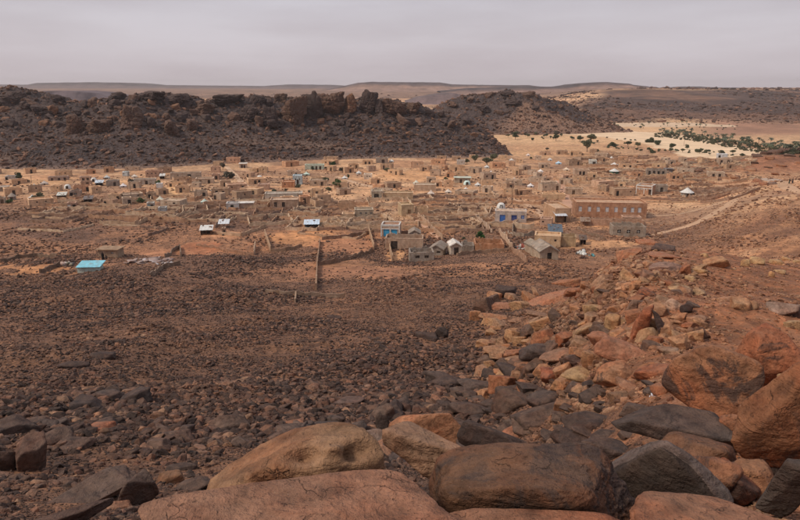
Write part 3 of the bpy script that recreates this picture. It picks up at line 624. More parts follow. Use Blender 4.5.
boulder(544, 316, 34, 7, (.33, .2, .13, .3), 'thin brown slab under the long squared orange one', sub=4, p=20, roll=8)
boulder(585, 330, 34, 14, (.42, .27, .16, .15), 'buff slab lying aslant left of the tan wedge', sub=4, p=18, roll=-24)
boulder(592, 311, 18, 12, (.40, .27, .15, .2), 'buff block with a sharp corner', sub=4, p=24, planes=4)
# --- the spill of broken blocks between the hand-placed ones
rs = random.Random(77); SPC = [(.44, .235, .125, .2, 'orange'), (.50, .31, .175, .12, 'tan'), (.36, .16, .085, .3, 'rusty'), (.40, .25, .16, .2, 'buff'), (.16, .105, .08, .35, 'dark brown'), (.47, .265, .15, .15, 'orange')]
cnt = 0
while cnt < 105:
    X = rs.uniform(478, 705); mid = 330+(X-590)*-.16; Y = mid+rs.uniform(-48, 50)
    if X > 655 and Y > 345: continue
    if Y < 262 or rs.random() > 1.15-abs(Y-mid)/70: continue
    if any(abs(X-b[1]) < b[3]*.36 and abs(Y-b[2]) < b[4]*.36 for b in BOUL): continue
    ww = rs.uniform(8, 15)+(Y-262)*.11*rs.random(); cc = SPC[rs.randrange(6)]
    lft = 'left end' if X < 550 else 'middle' if X < 630 else 'right end'; up = 'upper edge' if Y < mid-14 else 'lower edge' if Y > mid+16 else 'heart'
    boulder(X, Y, ww, ww*rs.uniform(.42, .85), cc[:4], f'broken {cc[4]} block at the {up} of the block spill, {lft}', roll=rs.uniform(-28, 28), rz=rs.uniform(-60, 60), tilt=rs.uniform(-15, 15), sub=5, p=26, planes=5, amp=.035, name='block', group=f'broken {cc[4]} blocks, {up} of the spill, {lft}'); cnt += 1
cnt = 0
while cnt < 55:
    X = rs.uniform(425, 665); Y = rs.uniform(384, 450)
    if Y > 428 and X < 470 or any(abs(X-b[1]) < b[3]*.34 and abs(Y-b[2]) < b[4]*.34 for b in BOUL): continue
    ww = rs.uniform(11, 26); q = rs.random(); cc = (.085, .062, .055, .35, 'dark') if q < .55 else (.125, .09, .075, .35, 'grey-brown') if q < .85 else (.26, .15, .09, .35, 'rust-brown')
    hw = 'left' if X < 510 else 'middle' if X < 590 else 'right'; vw = 'back' if Y < 406 else 'front' if Y > 428 else 'centre'
    boulder(X, Y, ww, ww*rs.uniform(.35, .6), cc[:4], f'{cc[4]} slab at the {vw} of the slab field, {hw} part', roll=rs.uniform(-20, 20), rz=rs.uniform(-40, 40), sub=5, p=26, planes=5, amp=.035, name='slab', group=f'{cc[4]} slabs, {vw} of the slab field, {hw}'); cnt += 1
# --- left foreground
boulder(13, 427, 40, 22, (.105, .075, .065, .4), 'dark slab at the left edge', sub=5, p=12, rz=8)
boulder(31, 459, 27, 34, (.15, .10, .082, .35), 'pyramid-shaped brown rock near the left edge', sub=5, p=20, planes=5)
boulder(6, 462, 22, 26, (.12, .085, .07, .4), 'brown boulder cut by the left edge', sub=4, p=10)
boulder(75, 499, 100, 26, (.135, .095, .08, .35), 'long low dark slab in the lower left corner', sub=5, p=16, roll=-8, rz=14, depth=.5)
boulder(62, 519, 90, 20, (.12, .085, .075, .4), 'dark slab cut by the bottom edge at the far left', sub=5, p=14)
boulder(140, 493, 34, 34, (.13, .092, .078, .35), 'upright brown slab leaning right in the lower left', sub=5, p=16, roll=28)
boulder(118, 507, 24, 14, (.36, .2, .13, .15), 'orange-brown stone at the bottom left', sub=4, p=16)
boulder(169, 479, 26, 16, (.26, .15, .09, .5), 'rounded rusty rock among the dark slabs', sub=4, p=10)
boulder(180, 468, 28, 11, (.10, .075, .066, .4), 'flat dark slab above the rounded rusty rock', sub=4, p=20)
boulder(192, 486, 36, 18, (.12, .088, .076, .4), 'grey-brown slab beside the broad pink boulder', sub=4, p=18, roll=-16)
boulder(52, 438, 36, 18, (.14, .098, .082, .35), 'brown slab right of the left-edge slab', sub=4, p=14, roll=-10)
boulder(78, 445, 32, 15, (.13, .09, .076, .4), 'dark brown hump of rock in the left scree', sub=4, p=14)
boulder(72, 366, 26, 12, DK, 'nearly black pair stone standing out of the left scree', sub=4, p=10)
boulder(102, 356, 22, 9, DK, 'flat black stone beside the black hump on the left scree', sub=4, p=14)
boulder(335, 318, 14, 6, DK, 'small black ledge in the middle scree', sub=4, p=14)
boulder(426, 336, 20, 10, DK, 'dark hump of rock in the centre scree', sub=4, p=10)
boulder(442, 334, 14, 13, (.06, .045, .04, .4), 'black round stone beside the centre hump', sub=4, p=10)
boulder(492, 375, 20, 11, (.07, .052, .046, .4), 'rounded black stone left of the reddish rock', sub=4, p=9)
boulder(56, 411, 14, 10, (.05, .038, .035, .4), 'black angular stone on the left scree', sub=4, p=20)
boulder(348, 402, 30, 10, GY, 'flat purple-grey slab in front of the scooped tan boulder', sub=4, p=18)
boulder(333, 421, 22, 14, (.13, .1, .09, .35), 'grey block behind the scooped tan boulder', sub=4, p=20)
boulder(372, 438, 30, 20, (.26, .2, .17, .25), 'pale grey stone between the scooped boulder and the orange block', sub=4, p=12)
boulder(384, 424, 16, 18, (.09, .068, .06, .4), 'dark stone left of the orange angular block', sub=4, p=12)

# ---- scree: one population of stones, largest ones are things, the rest one object
def scree_points(n, d0, d1, k0, seed, az0=-.92, az1=.92):
    r = np.random.RandomState(seed)
    d = np.exp(r.uniform(math.log(d0), math.log(d1), n)); a = r.uniform(az0, az1, n)
    x, y = d*np.sin(a), d*np.cos(a); s = k0*d*np.minimum(r.pareto(1.75, n)+1, 11)
    s = np.minimum(s, np.interp(d, [5, 12, 30, 60, 130, 300], [.25, .26, .26, .28, .36, .6])*r.uniform(.6, 1.15, n)*np.where((r.rand(n) < .012) & (d < 60), 1.9, 1))
    return x, y, s, r
x, y, s, r = scree_points(540000, 4.5, 330, .00145, 5)      # s = radius
u = x/(np.maximum(y, 0)+5); z = H(x, y); px, py, f = proj(x, y, z)
gcol = ground_colour(x, y, z); stn = gcol[:, 3]
keep = r.rand(len(x)) < np.clip(stn*1.15-.02, 0.03, 1)*(1-.45*sm(90, 200, y)*(1-sm(.38, .5, u)))
cl = fbm(x*.11, y*.11, 12.0, 4); keep &= r.rand(len(x)) < np.clip(1.05+1.3*cl, .42, 1)
s = s*np.clip(1+1.5*fbm(x*.09+5, y*.09, 7.0, 3), .55, 1.9)
s = np.where((u > .36) & (y > 12), s*(1-.35*sm(.36, .46, u)*(1-sm(60, 100, y))), s)
tone = np.clip(sm(.13, .34, u+.07*fbm(x*.06, y*.06, 4, 3))*(1-.3*sm(60, 100, y))+.55*sm(.36, .6, fbm(x*.05, y*.05, 9, 4)+.35)*r.rand(len(x)), 0, 1)
tone = np.clip(tone+(r.rand(len(x)) < .07)*.5, 0, 1)
tone = np.where((u > .38) & (y > 70), .45+.55*r.rand(len(x)), tone)
near_dark = (u > .10) & (u < .42) & (y < 11.5) & (y > 6); tone = np.where(near_dark, tone*.15, tone)
tone = np.maximum(tone, .75*sm(120, 200, y)*r.rand(len(x)))
# keep clear of the hand-placed boulders
for (o, cx, cy, w_, h_) in BOUL:
    if w_*h_ < 500: continue
    keep &= ~((np.abs(px-cx) < w_*.42) & (np.abs(py-cy-h_*.1) < h_*.40) & (s*F/f > 3.2))
def in_frame(m=4): return (px > m) & (px < 800-m) & (py > 150) & (py < 520-m)
size = s*F/f*2
order = np.argsort(-(size*keep*in_frame()))
NIND = max(60, 299-len(BOUL)); ind = order[:NIND]; keep[ind] = False
rz_ = r.uniform(0, 6.283, len(x)); tx = r.normal(0, .28, len(x)); ty = r.normal(0, .28, len(x))
sc = np.stack([s*r.uniform(.8, 1.25, len(x)), s*r.uniform(.7, 1.1, len(x)), s*r.uniform(.6, 1.15, len(x))], -1)
PROT = [rock_mesh('rock', 200+i, 4, M_rock, p=(36, 50, 28, 44)[i % 4], planes=6+i % 4, amp=.045, dims=(1, .82, .62), flat=.2) for i in range(12)]
WORDS = {True: ('dark brown', 'nearly black', 'brown'), False: ('orange', 'rusty', 'tan')}
def place_word(X, Y):
    if Y > 455: v = 'at the bottom edge'
    elif Y > 400: v = 'low in the foreground'
    elif Y > 330: v = 'half way down the slope'
    else: v = 'high on the stony slope'
    hname = 'left corner of the scree' if X < 130 else 'left scree' if X < 260 else 'middle scree' if X < 420 else 'slab field right of centre' if X < 600 else 'right-hand gravel spur'
    return f'{hname}, {v}'
for q, i in enumerate(ind):
    o = bpy.data.objects.new('rock', PROT[q % 12]); link(o)
    o.location = (x[i], y[i], z[i]+s[i]*.12); o.scale = sc[i]*1.1; o.rotation_euler = (tx[i]*.8, ty[i]*.8, rz_[i])
    lo = tone[i] < .45; k = r.rand(); j = int(r.rand()*3)
    c = [(.10, .07, .058, .45), (.072, .052, .046, .5), (.15, .095, .07, .35)][j] if lo else [(.40, .20, .115, .25), (.34, .15, .085, .35), (.46, .29, .17, .15)][j]
    o.color = c
    szw = 'large' if size[i] > 24 else 'medium' if size[i] > 17 else 'small'
    lab = f'{szw} {WORDS[bool(lo)][j]} rock in the {place_word(px[i], py[i])}'
    tag(o, lab, 'rock', f'{szw} {WORDS[bool(lo)][j]} rocks in the {place_word(px[i], py[i])}')
def instancer(name, pts, rot, scl, idx, tn, protos):
    me = bpy.data.meshes.new(name); me.vertices.add(len(pts)); me.vertices.foreach_set('co', np.asarray(pts, np.float32).ravel())
    for nm, ty, val, key in (('rot', 'FLOAT_VECTOR', rot, 'vector'), ('scl', 'FLOAT_VECTOR', scl, 'vector'), ('idx', 'INT', idx, 'value'), ('tone', 'FLOAT', tn, 'value')):
        a = me.attributes.new(nm, ty, 'POINT'); a.data.foreach_set(key, np.asarray(val, np.int32 if ty == 'INT' else np.float32).ravel())
    me.update(); ob = link(bpy.data.objects.new(name, me))
    col = bpy.data.collections.new(name+'_shapes')
    for i, p in enumerate(protos): col.objects.link(bpy.data.objects.new(f'stone_shape', p))
    g = bpy.data.node_groups.new(name+'_scatter', 'GeometryNodeTree')
    g.interface.new_socket('Geometry', in_out='INPUT', socket_type='NodeSocketGeometry'); g.interface.new_socket('Geometry', in_out='OUTPUT', socket_type='NodeSocketGeometry')
    gi, go = g.nodes.new('NodeGroupInput'), g.nodes.new('NodeGroupOutput')
    ci = g.nodes.new('GeometryNodeCollectionInfo'); ci.inputs['Collection'].default_value = col; ci.inputs['Separate Children'].default_value = True; ci.inputs['Reset Children'].default_value = True
    ip = g.nodes.new('GeometryNodeInstanceOnPoints'); ip.inputs['Pick Instance'].default_value = True
    def attr(nm, ty):
        a = g.nodes.new('GeometryNodeInputNamedAttribute'); a.data_type = ty; a.inputs['Name'].default_value = nm
        return [o for o in a.outputs if o.enabled and o.name == 'Attribute'][0]
    g.links.new(gi.outputs[0], ip.inputs['Points']); g.links.new(ci.outputs[0], ip.inputs['Instance'])
    g.links.new(attr('idx', 'INT'), ip.inputs['Instance Index']); g.links.new(attr('scl', 'FLOAT_VECTOR'), ip.inputs['Scale'])
    e = g.nodes.new('FunctionNodeEulerToRotation'); g.links.new(attr('rot', 'FLOAT_VECTOR'), e.inputs[0]); g.links.new(e.outputs[0], ip.inputs['Rotation'])
    g.links.new(ip.outputs[0], go.inputs[0])
    m = ob.modifiers.new('scatter', 'NODES'); m.node_group = g
    tag(ob, kind='stuff'); return ob
HULL = [hull_mesh('stone', 300+i, M_scree, 12+i % 5, (.45, .7, .6, .85)[i % 4]) for i in range(14)]
HULL2 = [hull_mesh('stone', 400+i, M_scree, 16+i % 7, (.4, .7, .55, .9)[i % 4]) for i in range(16)]
big = keep & (size > 9); sml = keep & ~big
def lay(mask, protos, name):
    i = np.nonzero(mask)[0]
    instancer(name, np.stack([x[i], y[i], z[i]+s[i]*.10], -1), np.stack([tx[i], ty[i], rz_[i]], -1), sc[i], r.randint(0, len(protos), len(i)), tone[i], protos)
    print(name, len(i))
o = lay(sml, HULL, 'scree')
o = lay(big, HULL2, 'scree')
for o_ in C.objects:
    if o_.name.startswith('scree'): tag(o_, 'dark stones and orange rubble covering the whole hillside', 'scree')

# ------------------------------------------------------------------ outcrops on the ridge
def outcrop(cx, cy, w_, h_, col, label, group=None, strata=6, bv=None, sub=6, rz=None, yoff=0, name='rock_outcrop', p=10, dist=None):
    B_ = bv or BR
    if dist is None:
        hit = at(cx, min(cy+h_*.42, 151), B_); t = dist_of(hit)+w_*.12
    else: t = dist
    p_ = Vector((0, 0, EYE))+ray(cx, cy+(1.8 if cy < 101 else .8))*t; s_ = t/F*.5
    me = rock_mesh(name, int(cx*7+cy), sub, M_rockfar, dims=(w_*s_*1.05, w_*s_*.8, h_*s_*1.12), planes=9, p=p, amp=.2, joints=strata*.5, fine=1.8)
    o = bpy.data.objects.new(name, me); o.location = p_; o.rotation_euler = (0, R(random.uniform(-6, 6)), R(rz if rz is not None else random.uniform(0, 360))); o.color = col
    link(o); tag(o, label, 'rock outcrop', group)
M_rockfar = rock_mat('outcrop_rock', 'obj')
BRN = (.15, .092, .066, .35); DKR = (.085, .06, .054, .4); ORR = (.24, .135, .082, .3)
for a in [(281, 97, 16, 12, BRN, 'small block of rock perched alone on the ridge top'), (292, 114, 27, 27, BRN, 'large brown cliff block below the perched block'), (314, 109, 19, 30, DKR, 'tall dark rounded tower left of the domed tower'),
          (329, 105, 27, 27, BRN, 'widest domed tower of layered brown rock'), (350, 105, 16, 20, ORR, 'orange-brown pillar between two domed towers'), (368, 103, 19, 24, DKR, 'squarish dark tower right of the orange pillar'),
          (379, 106, 10, 16, DKR, 'narrow dark block right of the squarish tower'), (392, 107, 27, 20, BRN, 'broad low dome of rock with an orange left side'), (413, 107, 19, 14, BRN, 'rounded dome near the right end of the ridge crest'),
          (430, 113, 9, 10, DKR, 'last small knob on the ridge crest'), (130, 116, 30, 24, BRN, 'broad cliff face left of the ridge middle, orange foot'), (100, 126, 24, 19, BRN, 'squat cliff block with orange stain, left'),
          (77, 125, 20, 21, BRN, 'dark cliff block left of the orange-stained one'), (257, 99, 19, 14, DKR, 'dark knob left of the perched block'), (225, 99, 36, 14, DKR, 'long flat-topped crag on the ridge crest'),
          (12, 98, 34, 18, DKR, 'hunched crag at the left end of the ridge'), (192, 125, 18, 14, BRN, 'striped pale block on the ridge flank'), (170, 128, 22, 16, BRN, 'boulder with a flat top on the ridge flank'),
          (150, 95, 30, 12, DKR, 'rubbly crag left of the long flat-topped one'), (120, 95, 18, 12, DKR, 'dark crag with a broken top above the cliff face'), (250, 113, 22, 20, DKR, 'dark buttress below the dark knob'), (58, 97, 14, 9, DKR, 'low dark knob at the dip of the ridge'),
          (272, 118, 14, 22, DKR, 'dark buttress left of the large brown cliff block'), (180, 98, 26, 13, DKR, 'crag right of the rubbly one'), (40, 110, 30, 12, DKR, 'sloping dark crag on the left flank'), (205, 108, 24, 14, BRN, 'brown crag below the long flat-topped one')]:
    outcrop(*a)
r2 = np.random.RandomState(5)
for i in range(190):
    X = r2.uniform(-10, 435) if i < 168 else r2.uniform(435, 500); cr_ = float(np.interp(X, CX, CY)); Y = cr_+r2.power(.8)*((150 if X < 435 else 152)-cr_)*.62+2
    if X > 300 and X < 435 and Y < 122: Y += 14
    w_ = float(r2.uniform(4, 11))*(1.25 if Y < 125 else .8); kx = ['left end', 'left part', 'left of the middle', 'right of the middle', 'right part', 'right end'][int(min(max(X, 0), 449)//75)]; ky = 'upper' if Y < 125 else 'lower'
    cw = ['brown', 'dark', 'dark', 'dark', 'orange-brown', 'brown', 'dark'][i % 7]; ll = f'{"broad" if w_ > 8 else "small"} {cw} crag on the {ky} flank of the ridge, {kx}'
    outcrop(X, Y, w_, w_*r2.uniform(.5, .9), [BRN, DKR, DKR, DKR, ORR, BRN, DKR][i % 7], ll, ll.replace('crag', 'crags'), sub=4, strata=4)
# rubble on the ridge and on the second hill
def slope_rubble(name, B_, xr, yr, n, s0, s1, seed, tn):
    r = np.random.RandomState(seed); V = PT[B_]
    V = V[(V[:, 0] > xr[0]) & (V[:, 0] < xr[1]) & (V[:, 1] > yr[0]) & (V[:, 1] < yr[1])]
    V = V[r.randint(0, len(V), n)]+np.stack([r.uniform(-.6, .6, n), r.uniform(-.6, .6, n), np.zeros(n)], -1)
    V = V[V[:, 2] > H(V[:, 0], V[:, 1])+1.2*r.rand(n)]; n = len(V)
    q = np.minimum(s0*(r.pareto(2.0, n)+1), s1); P = V+np.stack([q*0, q*0, q*.1], -1)
    Rr = np.stack([r.normal(0, .3, n), r.normal(0, .3, n), r.uniform(0, 6.3, n)], -1); Sc = np.stack([q*r.uniform(.8, 1.4, n), q*r.uniform(.7, 1.1, n), q*r.uniform(.6, 1.2, n)], -1)
    o = instancer(name, P, Rr, Sc, r.randint(0, len(HULL), len(P)), np.full(len(P), tn)*r.rand(len(P)), HULL); tag(o, 'dark rubble covering the slopes of the ridge', 'rubble')
slope_rubble('ridge_rubble', 'rocky_ridge', (-360, 110), (318, 475), 60000, .30, 2.3, 3, .14)
slope_rubble('hill_rubble', 'rocky_hill', (20, 330), (560, 700), 12000, .5, 2.6, 4, .3)

for i, (X, Y, w_) in enumerate([(757, 156.5, 9), (765, 154, 11), (775, 152.5, 14), (786, 151, 12), (797, 151.5, 13), (770, 158, 8), (790, 156, 10), (782, 166, 8), (768, 168, 7), (797, 163, 9), (755, 163, 7), (776, 174, 7)]):
    boulder(X, Y, w_, w_*.42, [(.16, .10, .075, .4), (.36, .19, .11, .3)][i % 2 if i > 4 else 0], ('dark slab on the rocky lip of the red mound' if i <= 4 else 'sandstone slab on the face of the red mound, '+('dark' if i % 2 == 0 else 'orange')), sub=3, p=18, planes=6, name='rubble_slab', group=('slabs on the lip of the red mound' if i <= 4 else 'slabs on the face of the red mound, '+('dark' if i % 2 == 0 else 'orange')))
for (X, Y, w_, h_, l) in [(507, 92, 16, 6, 'flat crag on the very top of the second dark hill'), (490, 94, 14, 6, 'crag left of the top of the second dark hill'), (528, 93, 18, 6, 'long crag right of the top of the second dark hill'), (470, 99, 14, 7, 'crag on the left shoulder of the second dark hill'), (452, 104, 12, 7, 'lowest left crag of the second dark hill'), (545, 99, 14, 6, 'crag on the right shoulder of the second dark hill'),
                          (515, 102, 18, 8, 'dark buttress in the middle of the second dark hill'), (485, 108, 16, 8, 'brown buttress low on the second dark hill'), (560, 106, 12, 7, 'dark outcrop far down the right shoulder of the second dark hill'), (500, 113, 14, 7, 'brown rock band near the foot of the second dark hill'), (535, 108, 14, 8, 'dark cliff block right of the middle buttress')]:
    h_it = BH.ray_cast(Vector((0, 0, EYE)), ray(X, Y+h_*.3).normalized())
    if h_it[0]: outcrop(X, Y, w_, h_, DKR if X % 2 else BRN, l, sub=5, strata=5, dist=dist_of(h_it[0])+3)

def far_rocks(name, n, xr, yr, s0, s1, seed, tn, label, clump=.004, thr=0.0, power=1.0):
    r = np.random.RandomState(seed); y = np.exp(r.uniform(math.log(yr[0]), math.log(yr[1]), n)); x = y*r.uniform(xr[0], xr[1], n)
    k = fbm(x*clump, y*clump*.6, seed, 4)+.25*r.rand(n) > thr; x, y = x[k], y[k]; n = len(x); q = np.minimum(s0*(r.pareto(1.8, n)+1), s1)*(y/1000)**.5
    o = instancer(name, np.stack([x, y, H(x, y)+q*.1], -1), np.stack([r.normal(0, .2, n), r.normal(0, .2, n), r.uniform(0, 6.3, n)], -1), np.stack([q*r.uniform(.9, 1.8, n), q, q*r.uniform(.5, .9, n)], -1), r.randint(0, len(HULL), n), tn*r.rand(n), HULL); tag(o, label, 'rocks')
far_rocks('slope_rocks', 16000, (.18, .85), (720, 1560), .55, 4.5, 31, .25, 'dark rocks strewn over the far slope', thr=-.05)
far_rocks('plateau_rocks', 3500, (.15, .85), (1500, 1760), 1.0, 6.5, 32, .15, 'dark rocks along the plateau edge', clump=.006, thr=.12)
far_rocks('plain_rocks', 9000, (-.7, .25), (560, 2400), .5, 4.0, 33, .3, 'dark rocks on the far sand plain', thr=.08)
# ------------------------------------------------------------------ the town
MUD = (.50, .32, .195); TAN = (.57, .375, .225); TER = (.48, .235, .125); GRY = (.33, .265, .215); PNK = (.46, .29, .205); CEM = (.40, .335, .27); DKM = (.27, .18, .125)
WHT = (.70, .67, .62); BLU = (.03, .13, .42); LBL = (.04, .32, .55); PBL = (.42, .60, .68); BLK = (.02, .018, .017); GRN = (.05, .16, .11); DDR = (.05, .035, .028); PGR = (.42, .50, .40)
COLS = dict(m=MUD, t=TAN, r=TER, g=GRY, p=PNK, c=CEM, d=DKM, w=WHT)
TOWN = []
def base_at(x0, x1, base):
    p = at((x0+x1)/2, base); return p, dist_of(p)/F
def openings_wall(mb, x0, x1, y0, y1, h, ops, zb=-.6):
    """front wall between x0 and x1 with real openings: (centre, width, z0, z1)"""
    ops = sorted(ops); cx = x0
    for c, w_, a, b in ops:
        mb.box(cx, c-w_/2, y0, y1, zb, h)
        if a > 0: mb.box(c-w_/2, c+w_/2, y0, y1, zb, a)
        mb.box(c-w_/2, c+w_/2, y0, y1, b, h); cx = c+w_/2
    mb.box(cx, x1, y0, y1, zb, h)
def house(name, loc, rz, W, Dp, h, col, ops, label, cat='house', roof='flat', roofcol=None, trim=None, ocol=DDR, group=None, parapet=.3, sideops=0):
    t = empty(name, loc, rz); tag(t, label, cat, group); x0, x1 = -W/2, W/2; T = .3
    O = []
    for op in ops:                                  # (relative x -1..1, kind, colour)
        k, fx = op[1], op[0]; c = fx*W/2
        ww, a, b = {'d': (1.0, 0, min(2.1, h*.74)), 'w': (.9, h*.36, h*.68), 's': (.55, h*.5, h*.72), 'b': (1.6, 0, min(2.2, h*.75)), 'v': (1.0, h*.40, h*.74), 'o': (W*.3, 0, h*.8)}[k]
        O.append((c, min(ww, W*.45), a, b))
    mb = MB(); openings_wall(mb, x0, x1, 0, T, h, O)
    mb.box(x0, x1, Dp-T, Dp, -.6, h-.01)
    mb.box(x0, x0+T, T, Dp-T, -.6, h-.02); mb.box(x1-T, x1, T, Dp-T, -.6, h-.02)
    wl = mb.build('wall', M_wall, t, col)
    if roof == 'flat':
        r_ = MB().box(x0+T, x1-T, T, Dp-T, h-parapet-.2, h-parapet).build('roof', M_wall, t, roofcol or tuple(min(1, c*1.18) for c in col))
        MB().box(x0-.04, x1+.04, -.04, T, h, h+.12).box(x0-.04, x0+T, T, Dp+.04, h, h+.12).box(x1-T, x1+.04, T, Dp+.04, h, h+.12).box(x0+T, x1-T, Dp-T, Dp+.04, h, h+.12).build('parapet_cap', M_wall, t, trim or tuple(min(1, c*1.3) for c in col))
    elif roof == 'slab':
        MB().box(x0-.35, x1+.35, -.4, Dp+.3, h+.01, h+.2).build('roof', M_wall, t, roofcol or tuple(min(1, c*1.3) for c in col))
    elif roof == 'gable':
        q = W/2+.25; e = h+W*.30
        mb = MB().add([(-q, -.3, h-.1), (0, -.3, e), (q, -.3, h-.1), (-q, Dp+.2, h-.1), (0, Dp+.2, e), (q, Dp+.2, h-.1), (-q, -.3, h-.3), (0, -.3, e-.22), (q, -.3, h-.3), (-q, Dp+.2, h-.3), (0, Dp+.2, e-.22), (q, Dp+.2, h-.3)],
                      [(0, 1, 4, 3), (1, 2, 5, 4), (6, 9, 10, 7), (7, 10, 11, 8), (0, 6, 7, 1), (1, 7, 8, 2), (3, 4, 10, 9), (4, 5, 11, 10), (0, 3, 9, 6), (2, 8, 11, 5)])
        mb.build('roof', M_wall, t, roofcol or col)
        for yy in (0, Dp-T): MB().add([(x0, yy, h), (x1, yy, h), (0, yy, e-.2), (x0, yy+T, h), (x1, yy+T, h), (0, yy+T, e-.2)], [(0, 1, 2), (5, 4, 3), (0, 3, 4, 1), (1, 4, 5, 2), (2, 5, 3, 0)]).build('gable_wall', M_wall, t, col)
    elif roof == 'open':
        cr_b = MB(); rq = random.Random(int(W*91+Dp*7))
        for _ in range(int(W*1.6)): xx = rq.uniform(x0+.3, x1-.5); yy = rq.choice([0.02, Dp-T+.02]); cr_b.box(xx, xx+rq.uniform(.25, .7), yy, yy+T-.05, h+.061, h+rq.uniform(.12, .42))
        cr_b.build('crumbled_course', M_wall, t, tuple(c*.95 for c in col))
        MB().box(x0-.02, x1+.02, -.02, T+.02, h, h+.06, j=.0).build('wall_top', M_wall, t, tuple(min(1, c*1.25) for c in col))
    for op, (c, ww, a, b) in zip(ops, O):
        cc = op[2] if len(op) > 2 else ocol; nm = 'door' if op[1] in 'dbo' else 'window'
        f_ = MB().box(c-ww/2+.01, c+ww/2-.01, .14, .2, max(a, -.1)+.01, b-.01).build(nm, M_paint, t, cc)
        if ww < 2 and cc is not DDR and nm == 'window':
            MB().box(c-.03, c+.03, .10, .138, a+.03, b-.03).box(c-ww/2+.04, c+ww/2-.04, .09, .098, (a+b)/2-.03, (a+b)/2+.03).build('window_bar', M_paint, f_, WHT)
    if trim:
        mb = MB().box(x0-.06, x0+.2, -.05, -.003, 0, h-.01).box(x1-.2, x1+.06, -.05, -.003, 0, h-.01).box(x0+.2, x1-.2, -.05, -.003, h*.60+.15, h*.60+.38).box(-.12, .12, -.05, -.003, 0, h*.60+.14).box(x0+.2, x1-.2, -.05, -.003, h-.3, h-.01)
        mb.build('trim', M_paint, t, WHT)
    return t
def tent(loc, W, h, col, label, kind='tent', rz=0, wallc=None, group=None, name='tent'):
    t = empty(name, loc, rz); tag(t, label, 'tent' if name == 'tent' else 'hut', group); n = 8 if kind != 'dome' else 16
    if kind == 'tent':                      # peaked cloth with sagging sides on short walls
        vs = [(0, 0, h)]; fs = []
        for ring, (rf, zf) in enumerate(((.22, .78), (.6, .52), (1, .36))):
            for k in range(16):
                a = k*math.pi/8; q = 1/max(abs(math.cos(a)), abs(math.sin(a)))**.75; sag = .05*h*((k % 4) == 2)
                vs.append((math.cos(a)*q*rf*W/2, math.sin(a)*q*rf*W/2*.8, h*zf-sag))
        for k in range(16): fs.append((0, 1+k, 1+(k+1) % 16))
        for r_ in range(2):
            for k in range(16): a = 1+r_*16; fs.append((a+k, a+16+k, a+16+(k+1) % 16, a+(k+1) % 16))
        MB().add(vs, fs).build('cloth_roof', M_cloth, t, col)
        mb = MB()
        for k in range(16):
            a0, a1 = k*math.pi/8, (k+1)*math.pi/8
            if k == 12: continue
            P = []
            for a in (a0, a1):
                q = 1/max(abs(math.cos(a)), abs(math.sin(a)))**.75; P.append((math.cos(a)*q*W*.46, math.sin(a)*q*W*.46*.8))
            mb.add([(P[0][0], P[0][1], -.3), (P[1][0], P[1][1], -.3), (P[1][0], P[1][1], h*.37), (P[0][0], P[0][1], h*.37)], [(0, 1, 2, 3)])
        mb.build('cloth_wall', M_cloth, t, wallc or tuple(c*.8 for c in col)); MB().tube([(0, 0, -.2), (0, 0, h*.98)], .06).build('pole', M_paint, t, (.2, .13, .08))
    elif kind == 'dome':
        vs = []; fs = []; nr = 6
        for i in range(nr+1):
            e = i/nr*math.pi/2
            for k in range(n): a = k*2*math.pi/n; vs.append((math.cos(a)*math.cos(e)**.7*W/2, math.sin(a)*math.cos(e)**.7*W/2, math.sin(e)*h))
        for i in range(nr):
            for k in range(n):
                if i < 3 and k in (n*3//4, n*3//4-1): continue
                fs.append((i*n+k, i*n+(k+1) % n, (i+1)*n+(k+1) % n, (i+1)*n+k))
        MB().add(vs, fs).build('cloth_roof', M_cloth, t, col); MB().box(-W*.11, W*.11, -W*.40, -W*.36, 0, h*.55).build('door', M_paint, t, wallc or DDR)
    else:                                   # round hut: drum and cone
        mb = MB(); vs = []; R0 = W*.42
        for z in (-.3, h*.5):
            for k in range(12): a = k*math.pi/6; vs.append((math.cos(a)*R0, math.sin(a)*R0, z))
        mb.add(vs, [(k, (k+1) % 12, 12+(k+1) % 12, 12+k) for k in range(12)]).build('wall', M_wall, t, wallc or GRY)
        vs = [(0, 0, h)]+[(math.cos(k*math.pi/6)*W/2, math.sin(k*math.pi/6)*W/2, h*.48) for k in range(12)]
        MB().add(vs, [(0, 1+k, 1+(k+1) % 12) for k in range(12)]+[tuple(range(12, 0, -1))]).build('cone_roof', M_cloth, t, col)
        MB().box(-.4, .4, -R0-.03, -R0+.1, 0, h*.42).build('door', M_paint, t, DDR)
    return t
